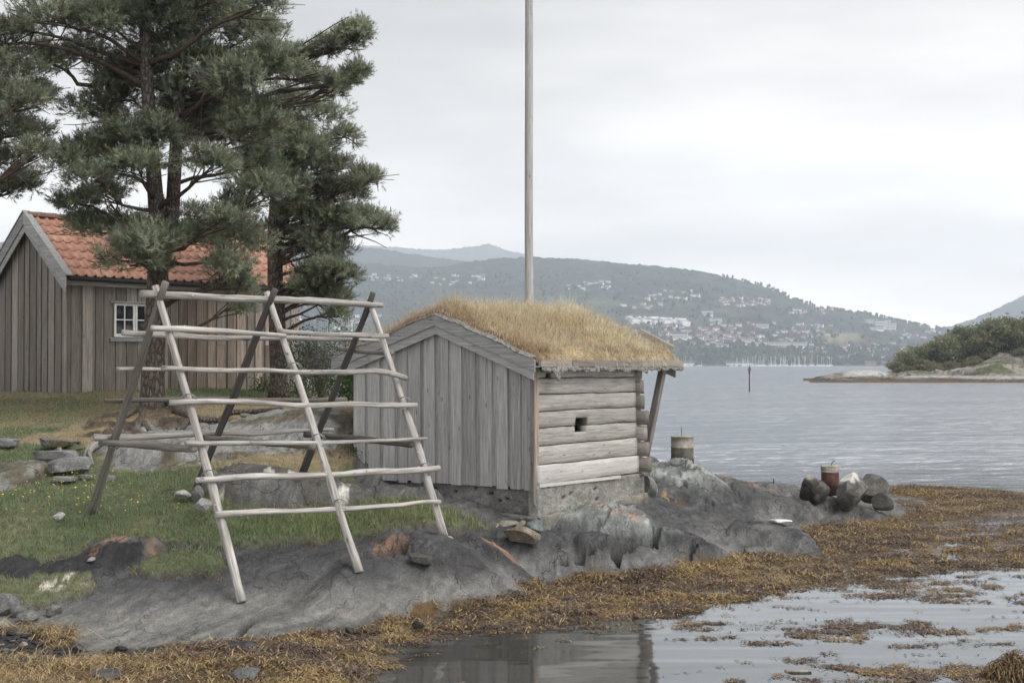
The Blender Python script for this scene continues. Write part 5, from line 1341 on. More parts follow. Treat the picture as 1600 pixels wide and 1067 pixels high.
t2 = pine('slimmer pine at the right end of the tiled shed', (-5.2, 31.2, 2.2),
          [[(436, 622, 31.2, .27), (436, 600, 31.2, .20), (433, 500, 31.2, .185), (429, 400, 31.2, .165), (430, 330, 31.2, .15), (436, 240, 31.1, .12), (445, 170, 31.0, .08), (452, 110, 31.0, .03)]],
          P2 + [((a_[0] + b_[0]) / 2, (a_[1] + b_[1]) / 2, _r.uniform(28, 44), _r.uniform(16, 26)) for a_, b_ in [(_r.choice(P2), _r.choice(P2)) for _k in range(46)] if abs(a_[0] - b_[0]) < 110 and abs(a_[1] - b_[1]) < 90 and not (a_[1] + b_[1] > 720 and a_[0] + b_[0] < 970)], 31.1, 500, 19, 6, rmax=1.3, fill=.85)
P0 = [(15, 110, 45, 22), (30, 165, 42, 26), (5, 205, 40, 26), (48, 205, 28, 16), (60, 240, 22, 12), (15, 255, 34, 18), (8, 300, 22, 12), (62, 150, 18, 9), (-40, 150, 60, 40), (-50, 250, 60, 30), (-60, 60, 60, 40), (40, 285, 14, 8), (-100, 200, 60, 40), (-120, 100, 60, 40), (-90, 20, 60, 40)]
t0 = pine('pine at the left edge with only its branch tips in view', (-10.4, 25.2, 1.95),
          [[(-110, 660, 25.2, .27), (-110, 600, 25.2, .2), (-105, 400, 25.2, .17), (-100, 200, 25.2, .13), (-100, 50, 25.2, .08), (-100, -40, 25.2, .03)]],
          P0, 25.0, 800, 19, 6, tone=(.23, .25, .19))
# roots of the big pine and the washed-out root wood in front of it
for k, pts in enumerate(([(262, 640), (285, 655), (315, 664), (345, 662)], [(345, 662), (360, 655), (400, 654), (440, 657)], [(222, 655), (226, 668), (236, 678)], [(292, 662), (283, 675), (278, 690)], [(212, 650), (200, 660), (186, 664)])):
    P = [ground(*q) for q in pts]; P = [np.array([q[0], q[1], tzs(q[0], q[1]) + .05]) for q in P]
    mb = MO(); s = np.linspace(0, 1, 16); C_ = np.stack([np.interp(s, np.linspace(0, 1, len(P)), [q[i] for q in P]) for i in range(3)], -1)
    mb.tube(C_, np.linspace(.10 if k < 1 else .06, .04, 16), 9, .12, 90 + k); mb.build('root', M_BARK_T, t1, True)
M_DEADW = wood('dead_root_wood', (.13, .115, .10), (.36, .34, .31), (.24, .215, .19))
for k, (pts, r0, r1, lb) in enumerate((
        ([(168, 688), (150, 694), (138, 702), (133, 722)], .085, .05, 'thick dead root arching out of the bank above the stones'),
        ([(138, 704), (142, 716), (146, 726)], .03, .014, 'thin forked dead root beside the thick arching one'),
        ([(88, 694), (93, 703), (96, 712)], .055, .03, 'pale broken root stump on the topmost slab'),
        ([(101, 700), (112, 692), (126, 690)], .045, .02, 'bleached curved root lying above the stone pile'),
        ([(108, 708), (118, 702), (130, 700)], .04, .015, 'dark bleached root below the curved one'),
        ([(378, 648), (392, 650), (408, 656), (420, 659)], .04, .018, 'bleached branch lying on the slope right of the pine roots'),
        ([(398, 643), (420, 648), (434, 652)], .025, .012, 'thin pale branch lying higher on the slope by the shed'),
        ([(222, 672), (232, 682), (238, 692)], .055, .03, 'broken root stub hanging over the grey outcrop'))):
    P = [ground(*q) for q in pts]; P = np.array([[q[0], q[1], tzs(q[0], q[1]) + .06] for q in P])
    for i, (c, r) in enumerate(pts): P[i] = W(c, r, P[:, 1].mean() - .30 - .04 * i)
    s = np.linspace(0, 1, 14); C_ = np.stack([np.interp(s, np.linspace(0, 1, len(P)), P[:, i]) for i in range(3)], -1)
    for _ in range(2): C_[1:-1] = (C_[:-2] + 2 * C_[1:-1] + C_[2:]) / 4
    root = C_[0].copy(); mb = MB(); mb.tube(C_ - root, np.linspace(r0, r1, 14), 9, .2, 120 + k)
    o = mb.build('dead_root' if 'root' in lb else 'dead_branch', M_DEADW, None, True); o.location = tuple(root); tag(o, lb, 'root' if 'root' in lb else 'branch')
# shrubs between shed and hut
def shrub(label, c, r, d, wpx, hpx, n, tone, seed, leaf=.055, twigs=18, fill=1.0):
    q = W(c, r, d); s = d / F; rx, rz = wpx * s / 2, hpx * s
    zb = min(q[2], tzs(q[0], q[1]) + .02) if True else q[2]
    root = thing('shrub', label, 'shrub', (q[0], q[1], zb)); r_ = np.random.default_rng(seed); H = q[2] - zb + rz
    mb = MB()
    for k in range(twigs):
        a = r_.uniform(0, 6.28); e = np.array([rx * .9 * math.cos(a) * r_.uniform(.2, 1), rx * .8 * math.sin(a) * r_.uniform(.2, 1), H * r_.uniform(.55, 1.0)])
        m = e * np.array([.35, .35, .55]); s_ = np.linspace(0, 1, 7)[:, None]
        mb.tube(m * 2 * s_ * (1 - s_) + e * s_ ** 2, np.linspace(.014, .004, 7), 5)
        for j in range(4):
            b0 = e * r_.uniform(.4, .9); mb.tube([b0, b0 + r_.normal(size=3) * .16 + np.array([0, 0, .1])], [.005, .002], 4)
    mb.build('stems', plain('grey_twigs', (.19, .17, .155), .9), root, True)
    cl = r_.normal(size=(int(n / 30), 3)); cl /= np.linalg.norm(cl, axis=1)[:, None]; cl *= r_.uniform(.2, 1, len(cl))[:, None] ** .5
    cl = cl * np.array([rx, rx * .8, H * .5]) + np.array([0, 0, H * .52])
    P = np.repeat(cl, 30, 0) + r_.normal(size=(len(cl) * 30, 3)) * .10; m = len(P)
    A = r_.normal(size=(m, 3)) + np.array([0, 0, .5]); A /= np.linalg.norm(A, axis=1)[:, None]
    B = np.cross(A, r_.normal(size=(m, 3))); B /= np.linalg.norm(B, axis=1)[:, None]
    l = leaf * r_.uniform(.6, 1.3, m)[:, None]
    V = np.stack([P, P + A * l * .5 + B * l * .28, P + A * l, P + A * l * .5 - B * l * .28], 1).reshape(-1, 3)
    ct = np.repeat(r_.uniform(.75, 1.25, len(cl)), 30)
    cc = np.repeat(np.array(tone)[None] * (ct * r_.uniform(.75, 1.25, m))[:, None], 4, 0)
    link('leaves', np_mesh('leaves', V, np.arange(m * 4).reshape(-1, 4).astype(np.int32), [M_SHRUB], False, cc), root)
shrub('twiggy grey-green shrub between the shed pine and the hut', 503, 632, 26.5, 95, 118, 3300, (.075, .098, .05), 1, .05, 46)
shrub('fresh green shrub right against the left hut wall', 545, 655, 24.5, 46, 95, 2200, (.085, .135, .045), 2, .055, 14)
shrub('dark green juniper bush behind the twiggy shrub', 470, 625, 30.0, 60, 120, 2600, (.05, .075, .04), 3, .045, 14)
shrub('small bright shrub leaning over the hut roof end', 545, 545, 27.5, 50, 66, 1100, (.12, .155, .06), 4, .05, 18)
shrub('low green plant at the foot of the shed wall', 415, 618, 33.2, 44, 22, 500, (.08, .115, .05), 5, .06, 5)
shrub('tuft of green leaves at the foot of the left hut wall', 548, 715, 21.9, 34, 30, 600, (.07, .115, .04), 6, .05, 4)

# ---------------------------------------------------------------- far shore: hills with forest, the town, the marina
def ridge_mesh(name, prof, d0, d1, u0, u1, nu, nt_, power, relief, tree, seed, colf, x_far=None):
    """hill between the distances d0 (shore) and d1 (crest); prof = crest rows in the photo"""
    pc, pr = np.array(prof, float).T
    u = np.linspace(u0, u1, nu); t = np.linspace(0, 1.25, nt_)
    cr_ = np.interp(u * F + 800, pc, pr); zr = (HOR - cr_) * d1 / F + CAM_H
    Ug, Tg = np.meshgrid(u, t); D = d0 + (d1 - d0) * Tg; X = Ug * D
    g = np.where(Tg < 1, Tg ** power, 1 - .8 * (Tg - 1) ** 1.2)
    Z = zr[None] * g
    bumpy = relief * fbm(X / 420, D / 420, oct=4, seed=seed) * np.clip(Tg * 3, 0, 1) * np.clip(1.02 - Tg, 0, 1) * 1.6
    trees = .55 * tree * (fbm(X / 12, D / 22, oct=2, seed=seed + 5) + .5) * np.clip(Tg * 12, 0, 1)
    Z = Z + bumpy + trees
    c = colf(X, D, Tg, Z)
    i, j = np.meshgrid(np.arange(nt_ - 1), np.arange(nu - 1), indexing='ij'); a = i * nu + j
    Q = np.stack([a, a + 1, a + nu + 1, a + nu], -1).reshape(-1, 4)
    tag(link(name, np_mesh(name, np.stack([X, D, Z], -1).reshape(-1, 3), Q, [M_FOREST], True, c.reshape(-1, 3))), kind='structure')
    return lambda uu, dd: np.interp(uu, u, zr) * np.clip((dd - d0) / (d1 - d0), 0, 1) ** power, u, t, Z, D
M_FOREST = vcol('far_forest', (.02, .06), (.6, 1.35), (.8, 6), .95, .1, .07)
def forestcol(X, D, T, Z):
    n = fbm(X / 160, D / 220, oct=4, seed=400); n2 = fbm(X / 45, D / 60, oct=3, seed=401)
    c = np.array([.042, .055, .042]) * (1 + .6 * n2)[..., None]
    fld = sstep(.38, .55, n) * sstep(.55, .35, T)
    c = c * (1 - fld[..., None]) + np.array([.105, .125, .06]) * fld[..., None]
    pcx = 800 + F * X / D
    town = sstep(.02, .06, T) * sstep(.62, .5, T) * sstep(900, 980, pcx) * sstep(1480, 1420, pcx) * sstep(-.25, .1, n2)
    c = c * (1 - .45 * town[..., None]) + np.array([.10, .105, .09]) * .45 * town[..., None]
    sh = sstep(.016, .004, T); c = c * (1 - sh[..., None]) + np.array([.16, .15, .13]) * sh[..., None]
    for (a, b_, r0, r1) in ((1285, 1345, 520, 534),):
        row = HOR - (Z - CAM_H) * F / D; m = sstep(a - 5, a + 15, pcx) * sstep(b_ + 10, b_ - 10, pcx) * sstep(r0 - 2, r0 + 2, row) * sstep(r1 + 2, r1 - 2, row)
        c = c * (1 - m[..., None]) + np.array([.24, .225, .13]) * m[..., None]
    return c
MAINR = [(-1400, 420), (-500, 392), (-150, 384), (0, 380), (120, 392), (250, 400), (400, 408), (500, 414), (560, 411), (600, 414), (650, 419), (700, 418), (725, 411), (770, 406), (830, 403), (900, 406), (960, 412), (1040, 419), (1100, 427),
         (1150, 437), (1200, 452), (1240, 469), (1275, 483), (1320, 490), (1370, 495), (1400, 503), (1450, 514), (1480, 521), (1520, 540), (1560, 566), (1600, 575), (2400, 575)]
D0, D1 = 2200.0, 3700.0
hz, hu, ht, hZ, hD = ridge_mesh('forested_hill', MAINR, D0, D1, -.75, .36, 1050, 110, .88, 26, 9, 31, forestcol)
def farcol(X, D, T, Z):
    n2 = fbm(X / 120, D / 160, oct=4, seed=410)
    c = np.array([.05, .062, .05]) * (1 + .35 * n2)[..., None]
    k = sstep(430, 640, Z)[..., None] * .7
    return c * (1 - k) + np.array([.16, .155, .14]) * k
ridge_mesh('mountain', [(-900, 420), (0, 378), (300, 384), (520, 384), (560, 386), (600, 390), (640, 397), (690, 404), (730, 408), (800, 412), (900, 420)], 3900, 4900, -.7, .1, 700, 60, 1.0, 40, 9, 41, farcol)
ridge_mesh('mountain', [(300, 392), (480, 386), (560, 384), (620, 386), (660, 390), (700, 390), (735, 385), (745, 384), (764, 381), (780, 386), (800, 393), (815, 396), (850, 403), (940, 412), (1040, 450)], 7300, 8300, -.3, .12, 600, 50, .9, 60, 10, 43, farcol)
ridge_mesh('mountain', [(1200, 486), (1330, 495), (1350, 494), (1370, 499), (1400, 503), (1430, 510), (1470, 517), (1500, 520), (1530, 540)], 5000, 5800, .18, .36, 300, 40, .9, 25, 8, 47, farcol)
ridge_mesh('mountain', [(1430, 522), (1462, 517), (1500, 507), (1540, 491), (1570, 479), (1600, 467), (1700, 425), (1850, 390), (2100, 380), (2500, 400)], 4300, 5400, .26, .78, 520, 70, .9, 40, 9, 53, farcol)
ridge_mesh('mountain', [(1480, 520), (1545, 489), (1575, 474), (1600, 462), (1640, 438), (1700, 400), (1900, 385), (2400, 390)], 5800, 6600, .30, .74, 420, 50, .9, 60, 9, 59, farcol)

def hill_at(px, py):
    u = (px - 800) / F; d = np.arange(D0 + 6, D1, 4.0)
    k = np.interp(u, hu, np.arange(len(hu))); j = int(k)
    zc = np.interp((d - D0) / (D1 - D0), ht, hZ[:, j])
    row = HOR - (zc - CAM_H) * F / d
    i = np.where(row <= py)[0]; i = i[0] if len(i) else int(np.argmin(row))
    return np.array([u * d[i], d[i], zc[i]])
def house_mesh(w, l, h, rh, wall, roof):
    mb_v = [(-l / 2, -w / 2, -3), (l / 2, -w / 2, -3), (l / 2, w / 2, -3), (-l / 2, w / 2, -3), (-l / 2, -w / 2, h), (l / 2, -w / 2, h), (l / 2, w / 2, h), (-l / 2, w / 2, h), (-l / 2, 0, h + rh), (l / 2, 0, h + rh)]
    o = .5
    rv = [(-l / 2 - o, -w / 2 - o, h - .25), (l / 2 + o, -w / 2 - o, h - .25), (l / 2 + o, 0, h + rh + .15), (-l / 2 - o, 0, h + rh + .15), (l / 2 + o, w / 2 + o, h - .25), (-l / 2 - o, w / 2 + o, h - .25)]
    V = mb_v + rv; n = 10
    Q = [(0, 1, 5, 4), (1, 2, 6, 5), (2, 3, 7, 6), (3, 0, 4, 7), (n, n + 1, n + 2, n + 3), (n + 3, n + 2, n + 4, n + 5)]; T = [(5, 6, 9), (7, 4, 8)]; mi = [0, 0, 0, 0, 1, 1, 0, 0]
    for k in range(max(2, int(l / 3.2))):                  # windows on the front
        x = -l / 2 + (k + .5) * l / max(2, int(l / 3.2)); b_ = len(V)
        for zz in ((.9,) if h < 4.5 else (.9, 3.6)):
            b_ = len(V); V += [(x - .6, -w / 2 - .05, zz), (x + .6, -w / 2 - .05, zz), (x + .6, -w / 2 - .05, zz + 1.3), (x - .6, -w / 2 - .05, zz + 1.3)]; Q.append((b_, b_ + 1, b_ + 2, b_ + 3)); mi.insert(len(Q) - 1, 2)
    return np_mesh('house', V, [np.array(Q, np.int32), np.array(T, np.int32)], [wall, roof, M_DARKWIN], False, None, None, mi)
M_DARKWIN = plain('dark_windows', (.05, .05, .06), .3, .1)
WALLS = [plain('white_walls', (.80, .80, .79), .8, .04, .3), plain('cream_walls', (.70, .64, .50), .8, .06, .3), plain('pale_grey_walls', (.5, .5, .5), .8, .06, .3), plain('red_walls', (.30, .09, .07), .8, .1, .3), plain('ochre_walls', (.48, .33, .16), .8, .1, .3)]
ROOFS = [plain('slate_roofs', (.085, .085, .09), .8, .2, .3), plain('brown_red_roofs', (.21, .095, .07), .8, .2, .3), plain('grey_roofs', (.2, .2, .205), .8, .2, .3)]
KINDS_H = [(0, 0, 'white house with dark roof'), (0, 1, 'white house with red-brown roof'), (0, 2, 'white house with grey roof'), (1, 1, 'cream house with red-brown roof'), (2, 0, 'pale grey house with dark roof'), (3, 0, 'red house with dark roof'), (4, 0, 'ochre house with dark roof')]
HM = {}
for kd in range(7):
    for sz, (w, l, h, rh) in enumerate(((6.5, 7.5, 4.2, 2.0), (7, 10.5, 4.6, 2.2), (6, 6, 3.6, 1.9))):
        HM[kd, sz] = house_mesh(w, l, h, rh, WALLS[KINDS_H[kd][0]], ROOFS[KINDS_H[kd][1]])
rr = np.random.default_rng(5); placed = []
CL = [((975, 1150), (512, 540), 62, 'in the dense town across the fjord'), ((1100, 1262), (505, 541), 62, 'in the right half of the town across the fjord'), ((958, 1060), (500, 528), 20, 'left of the town centre across the fjord'),
      ((885, 955), (440, 452), 16, 'high on the forested hill behind the pole'), ((1005, 1098), (455, 468), 20, 'in the long row high on the hill'), ((1125, 1202), (466, 479), 30, 'in the bright cluster high on the right slope'), ((1236, 1300), (482, 491), 14, 'on the skyline of the right slope'),
      ((575, 650), (430, 440), 14, 'on the hill beside the pine'), ((675, 755), (430, 450), 16, 'on the hill above the turf roof'), ((440, 600), (490, 535), 34, 'glimpsed through the shrubs below the pine'), ((960, 1035), (475, 482), 7, 'in a thin row on the mid slope'),
      ((1255, 1440), (536, 562), 56, 'near the shore behind the marina'), ((1240, 1300), (508, 528), 20, 'beside the mown field on the right slope'), ((1405, 1468), (517, 532), 14, 'below the hospital block'), ((0, 6), (500, 560), 3, 'at the very left edge past the shed')]
for (c0, c1), (r0, r1), n, where in CL:
    t = 0; m = 0
    while m < n and t < n * 30:
        t += 1; c, r = rr.uniform(c0, c1), rr.uniform(r0, r1)
        if any(abs(c - a) < 4.0 and abs(r - b_) < 2.6 for a, b_ in placed): continue
        kd = rr.choice(7, p=[.36, .14, .14, .14, .12, .06, .04]); sz = rr.integers(0, 3)
        q = hill_at(c, r); o = link('house', HM[kd, sz], None, (q[0], q[1], q[2] - 1), rr.uniform(-.7, .7)); placed.append((c, r)); m += 1
        tag(o, KINDS_H[kd][2] + ' ' + where, 'house', 'houses on the far hillside')
wb_ = WALLS[0]
def block(px, py, w, l, h, lab, rz=0.0, floors=4, wall=None):
    q = hill_at(px, py); root = thing('apartment_block', lab, 'apartment block', (q[0], q[1], q[2] - 1), rz)
    mb = MB(); mb.box(-l / 2, l / 2, -w / 2, w / 2, -4, h); mb.build('wall', wall or wb_, root)
    mb = MB(); mb.box(-l / 2 - .3, l / 2 + .3, -w / 2 - .3, w / 2 + .3, h + .01, h + .5); mb.build('roof', ROOFS[2], root)
    fh = h / floors
    for k in range(floors):
        mb = MB(); mb.box(-l / 2 + .8, l / 2 - .8, -w / 2 - .06, -w / 2 - .01, k * fh + fh * .35, k * fh + fh * .8); mb.build('window_band', M_DARKWIN, root)
for k, c in enumerate((986, 1002, 1021, 1036, 1050, 1064)):
    nm = ('leftmost', 'second from the left', 'third from the left', 'fourth from the left', 'fifth from the left', 'rightmost')[k]
    for j in range(3):
        q = hill_at(c + j * 3.2, 499 + j * 2.6 + k * .7)
        mb = MB(); mb.box(-9, 9, -5, 5, -4, 6.2); o = mb.build('terraced_house', wb_ if j != 1 else WALLS[2], None); o.location = (q[0], q[1], q[2]); o.rotation_euler[2] = .5
        tag(o, '%s step of the white terrace row %s on the hill' % (('top', 'middle', 'lowest')[j], nm), 'terraced house', 'stepped white terraces on the hill')
for c, r, w, l, h, f, lab in ((1362, 505, 14, 26, 10, 3, 'low white left wing of the hospital complex on the hill'), (1374, 511, 14, 22, 15, 4, 'white hospital block, second from the left on the hill'), (1384, 514, 14, 18, 20, 6, 'tallest white hospital block on the hill'), (1393, 517, 14, 16, 18, 5, 'white hospital block at the right end of the complex'), (1370, 515, 12, 30, 6, 2, 'low white building in front of the hospital blocks'),
                              (1228, 541, 12, 70, 8, 3, 'long cream apartment block above the marina'), (1162, 537, 12, 34, 9, 3, 'white apartment block left of the long cream block'), (1184, 541, 12, 26, 8, 3, 'small white apartment block beside the long cream block'), (1120, 532, 12, 34, 8, 3, 'white apartment block in the left half of the town'),
                              (1060, 529, 12, 30, 9, 3, 'pale apartment block above the turf roof end'), (1128, 545, 10, 20, 8, 2, 'small pale block among the shore trees'), (1190, 512, 12, 24, 8, 3, 'white block in the upper middle of the town'), (1105, 492, 12, 20, 9, 3, 'white block beside the stepped terraces'), (1118, 504, 12, 22, 9, 3, 'white block just right of the stepped terraces')):
    block(c, r, w, l, h, lab, .2, f)
# waterfront sheds
for k, (c, l, col, lab) in enumerate(((1155, 40, 0, 'long white boat hall on the waterfront'), (1395, 22, 2, 'grey boat shed on the waterfront right of the masts'), (1385, 18, 3, 'red boathouse on the waterfront'), (1360, 16, 4, 'ochre boathouse near the right end of the marina'), (1075, 18, 0, 'white boathouse at the left end of the marina'))):
    q = np.array([(c - 800) / F * 2196, 2196, .5]); o = link('boathouse', house_mesh(10, l, 4.5, 3, WALLS[col], ROOFS[0]), None, tuple(q)); tag(o, lab, 'boathouse')
q0, q1 = (1060 - 800) / F * 2185, (1440 - 800) / F * 2185
mb = MB(); mb.box(q0, q1, 2180, 2192, -1, 1.6); o = mb.build('breakwater', plain('breakwater_stone', (.17, .16, .15), .9, .3, .3), None); tag(o, 'long grey stone breakwater along the far marina', 'breakwater')
M_HULL = plain('white_boat_hull', (.78, .78, .78), .4, .05, .3); M_MAST = plain('pale_mast', (.72, .72, .72), .5, .05, .3)
def boat_mesh(L, H, mast):
    mb = MB(); V = []
    for s, wv, zz in ((-.5, .32, 1), (-.2, .46, .95), (.15, .44, 1.0), (.38, .22, 1.15), (.5, .01, 1.3)):
        x = s * L; w = wv * L * .33; V += [(x, -w, zz * 1.0), (x, -w * .7, -.2), (x, w * .7, -.2), (x, w, zz * 1.0)]
    q = []
    for k in range(4): a = k * 4; q += [(a, a + 4, a + 5, a + 1), (a + 1, a + 5, a + 6, a + 2), (a + 2, a + 6, a + 7, a + 3), (a + 3, a + 7, a + 4, a)]
    q += [(0, 1, 2, 3)]
    mb.add(V, q); mb.box(-L * .2, L * .18, -L * .07, L * .07, 1.0, 1.9)
    if mast: mb.tube([(L * .05, 0, 1), (L * .05, 0, H)], .17, 6); mb.beam((L * .05, 0, 2.6), (-L * .35, 0, 2.6), (0, 0, 1), .3, .3)
    return mb.data('sailing_boat', M_HULL)
BM = [boat_mesh(9, 12, True), boat_mesh(11, 15, True), boat_mesh(7, 9, True), boat_mesh(12, 17.5, True), boat_mesh(8, 0, False)]
rr = np.random.default_rng(9)
for k in range(74):
    c = rr.uniform(1070, 1100) if k < 6 else (rr.uniform(1138, 1250) if k < 52 else rr.uniform(1238, 1300) if k < 68 else rr.uniform(1130, 1310)); d = rr.uniform(2130, 2172)
    ty = rr.choice(5, p=[.28, .25, .2, .12, .15]); nm = 'motor_boat' if ty == 4 else 'sailing_boat'
    o = link(nm, BM[ty], None, ((c - 800) / F * d, d, 0), rr.uniform(0, 6.28))
    tag(o, ('white motor boat moored among the masts of the far marina' if ty == 4 else ['small white sailing boat with a medium mast in the far marina', 'white sailing boat with a tall mast in the far marina', 'little white sailing boat with a short mast in the far marina', 'large white sailing boat with the tallest mast of the far marina'][ty]), 'motor boat' if ty == 4 else 'sailing boat', 'boats in the far marina')
# woods on the far slope: many small crowns in one mass
rr = np.random.default_rng(15)
def wood_mass(n, seedp):
    import bmesh
    bm = bmesh.new(); bmesh.ops.create_icosphere(bm, subdivisions=1, radius=1); B = np.array([v.co[:] for v in bm.verts]); Fb = np.array([[v.index for v in f.verts] for f in bm.faces], np.int32); bm.free()
    P, S, C_ = [], [], []
    while len(P) < n:
        c = rr.uniform(380, 1500); r = rr.uniform(425, 571) if rr.random() < .55 else rr.uniform(535, 571)
        if vnoise(np.array([c / 26]), np.array([r / 9]), seed=3)[0] < -.15 and r < 545: continue
        q = hill_at(c, r); s = rr.uniform(2.0, 4.0); P.append(q); S.append((s * rr.uniform(.8, 1.3), s, s * rr.uniform(1.0, 1.7))); C_.append(np.array([.042, .058, .034]) * rr.uniform(.6, 1.7) * np.array([rr.uniform(.9, 1.25), 1, rr.uniform(.85, 1.1)]))
    P, S, C_ = map(np.array, (P, S, C_))
    jit = 1 + .25 * rr.normal(size=(n, len(B), 1)) * .8
    V = P[:, None] + np.array([0, 0, 1.0]) * (S[:, None, 2:3] * .7) + B[None] * S[:, None] * jit
    Fc = (np.arange(n)[:, None, None] * len(B) + Fb[None]).reshape(-1, 3)
    return np_mesh('far_woods', V.reshape(-1, 3), Fc.astype(np.int32), [M_FOREST], False, np.repeat(C_, len(B), 0))
tag(link('far_woods', wood_mass(4000, 1)), kind='stuff')

# ---------------------------------------------------------------- wooded islet on the right
IS = [(1262, 597, 236, -.1), (1275, 594, 238, .35), (1300, 588, 238, .9), (1330, 584, 238, 1.4), (1360, 583, 238, 1.55), (1385, 587, 240, 1.2), (1410, 584, 243, 1.6), (1440, 579, 246, 2.0), (1480, 582, 246, 1.6), (1520, 574, 246, 2.6), (1560, 560, 249, 4.2), (1600, 563, 249, 3.9), (1660, 565, 250, 3.6), (1800, 566, 250, 3.4), (2100, 575, 250, 2)]
ic = np.array([q[0] for q in IS]); iz = np.array([q[3] for q in IS])
uu = (np.linspace(1255, 2150, 420) - 800) / F; dd_ = np.concatenate([np.linspace(224, 262, 80), np.linspace(264, 340, 24)])
Ug, Dg = np.meshgrid(uu, dd_); X = Ug * Dg
fr_ = np.interp(uu * F + 800, ic, iz)[None]; shore = 228 + 1.5 * fbm(X / 9, X * 0, oct=3, seed=500)
t = np.clip((Dg - shore) / 18, -1, 5)
back = np.interp(uu * F + 800, [1262, 1380, 1420, 1480, 1600, 1900, 2150], [.2, .8, 2.2, 3.6, 5.5, 7, 3])[None]
Z = np.where(t < 0, t * 1.2, np.where(t < 1, fr_ * np.clip(t, 0, 1) ** .6, fr_ + (back - fr_) * sstep(1, 2.2, t))); Z = Z - sstep(2.8, 4.6, t) * (back + 1.5)
rock_n = fbm(X / 3.2, Dg / 5, oct=5, seed=501); lay = fbm(X / 9 + Z * .5, Dg / 4 + Z * 1.3, oct=4, seed=503)
blk = worley(X / 2.6 + .3 * rock_n, Dg / 3.5, seed=505)
Z = Z + (.6 * rock_n + .5 * lay + .55 * (blk[2] - .4)) * sstep(0, .5, t) * sstep(0, .8, fr_) 
c = np.array([.22, .205, .18]) * (1 + .6 * rock_n + .35 * (blk[2] - .5))[..., None]; c = c * (1 - .6 * sstep(.12, .02, blk[1])[..., None]); pcx = Ug * F + 800
wl = sstep(.0, .35, Z + .15 * rock_n)[..., None]
white = (sstep(1310, 1330, pcx) * sstep(1392, 1380, pcx) * sstep(.75, 1.15, Z))[..., None]; c = c * (1 - white) + np.array([.45, .44, .42]) * white
band2 = (sstep(.5, .7, Z) * sstep(1.2, 1.0, Z) * sstep(1400, 1420, pcx))[..., None]; c = c * (1 - band2 * .7) + np.array([.42, .41, .39]) * band2 * .7
dk = (sstep(.75, .55, Z + .25 * lay))[..., None]; c = c * (1 - dk * .8) + np.array([.07, .065, .06]) * dk * .8
ow = .9 * sstep(.30, .12, Z + .35 * rock_n)[..., None]; c = c * (1 - ow) + np.array([.17, .095, .035]) * ow
gr_ = (sstep(.1, .35, fbm(X / 5, Dg / 7, oct=3, seed=502) + .15 * sstep(1, 2, t)) * sstep(1.2, 1.6, Z) * sstep(1395, 1405, pcx))[..., None]; c = c * (1 - gr_) + np.array([.115, .125, .07]) * gr_
bk = sstep(1.5, 2.1, t)[..., None]; c = c * (1 - bk) + np.array([.07, .08, .04]) * bk
nr_, nc_ = X.shape; i, j = np.meshgrid(np.arange(nr_ - 1), np.arange(nc_ - 1), indexing='ij'); a = i * nc_ + j
M_ISLE = vcol('islet_rock', (1.2, 4), (.65, 1.3), (.7, .2), .95, .15, 3)
tag(link('islet_ground', np_mesh('islet_ground', np.stack([X, Dg, Z], -1).reshape(-1, 3), np.stack([a, a + 1, a + nc_ + 1, a + nc_], -1).reshape(-1, 4), [M_ISLE], True, c.reshape(-1, 3))), kind='structure')
def isle_z(px, d): return float(np.array(Z)[np.argmin(abs(dd_ - d)), np.argmin(abs(uu - (px - 800) / F))])
def isle_tree_mesh(seed, flat, tone):
    r_ = np.random.default_rng(seed); n = 26; V, C_ = [], []
    cl = r_.normal(size=(n, 3)); cl /= np.linalg.norm(cl, axis=1)[:, None]; cl *= r_.uniform(.25, 1, n)[:, None] ** .6
    cl = cl * np.array([1, 1, flat]) * .5; cl[:, 2] += .60 - .12 * (flat > .7)
    for q in cl:
        m = 55; p = q + r_.normal(size=(m, 3)) * np.array([.10, .10, .055]); A = r_.normal(size=(m, 3)) * .5 + np.array([0, 0, .35]); Bv = np.cross(A, r_.normal(size=(m, 3)))
        A /= np.linalg.norm(A, axis=1)[:, None]; Bv /= np.linalg.norm(Bv, axis=1)[:, None]; l = r_.uniform(.05, .10, m)[:, None]
        V.append(np.stack([p - Bv * l * .4, p + Bv * l * .4, p + A * l], 1).reshape(-1, 3)); C_.append(np.repeat(np.array(tone)[None] * (r_.uniform(.7, 1.35) * r_.uniform(.75, 1.25, m))[:, None], 3, 0))
    V = np.vstack(V); return np_mesh('crown', V, np.arange(len(V)).reshape(-1, 3).astype(np.int32), [M_LEAF], False, np.vstack(C_))
def isle_trunk(seed):
    mb = MB(); r_ = np.random.default_rng(seed); mb.tube([(0, 0, -.1), (.02, 0, .2), (-.02, .01, .45), (.01, 0, .78)], [.028, .023, .018, .006], 7)
    for k in range(5): a = r_.uniform(0, 6.28); zz = r_.uniform(.3, .6); mb.tube([(0, 0, zz), (.35 * math.cos(a), .35 * math.sin(a), zz + .12)], [.012, .004], 5)
    return mb.data('trunk', M_LIMB, True)
TM = [isle_tree_mesh(k, f, t) for k, (f, t) in enumerate(((.62, (.215, .225, .135)), (.7, (.23, .23, .125)), (.55, (.185, .205, .13)), (.8, (.205, .22, .125)), (.45, (.19, .19, .11)), (.4, (.21, .195, .12))))]; TT = [isle_trunk(k) for k in range(3)]
rr = np.random.default_rng(44); kk = 0
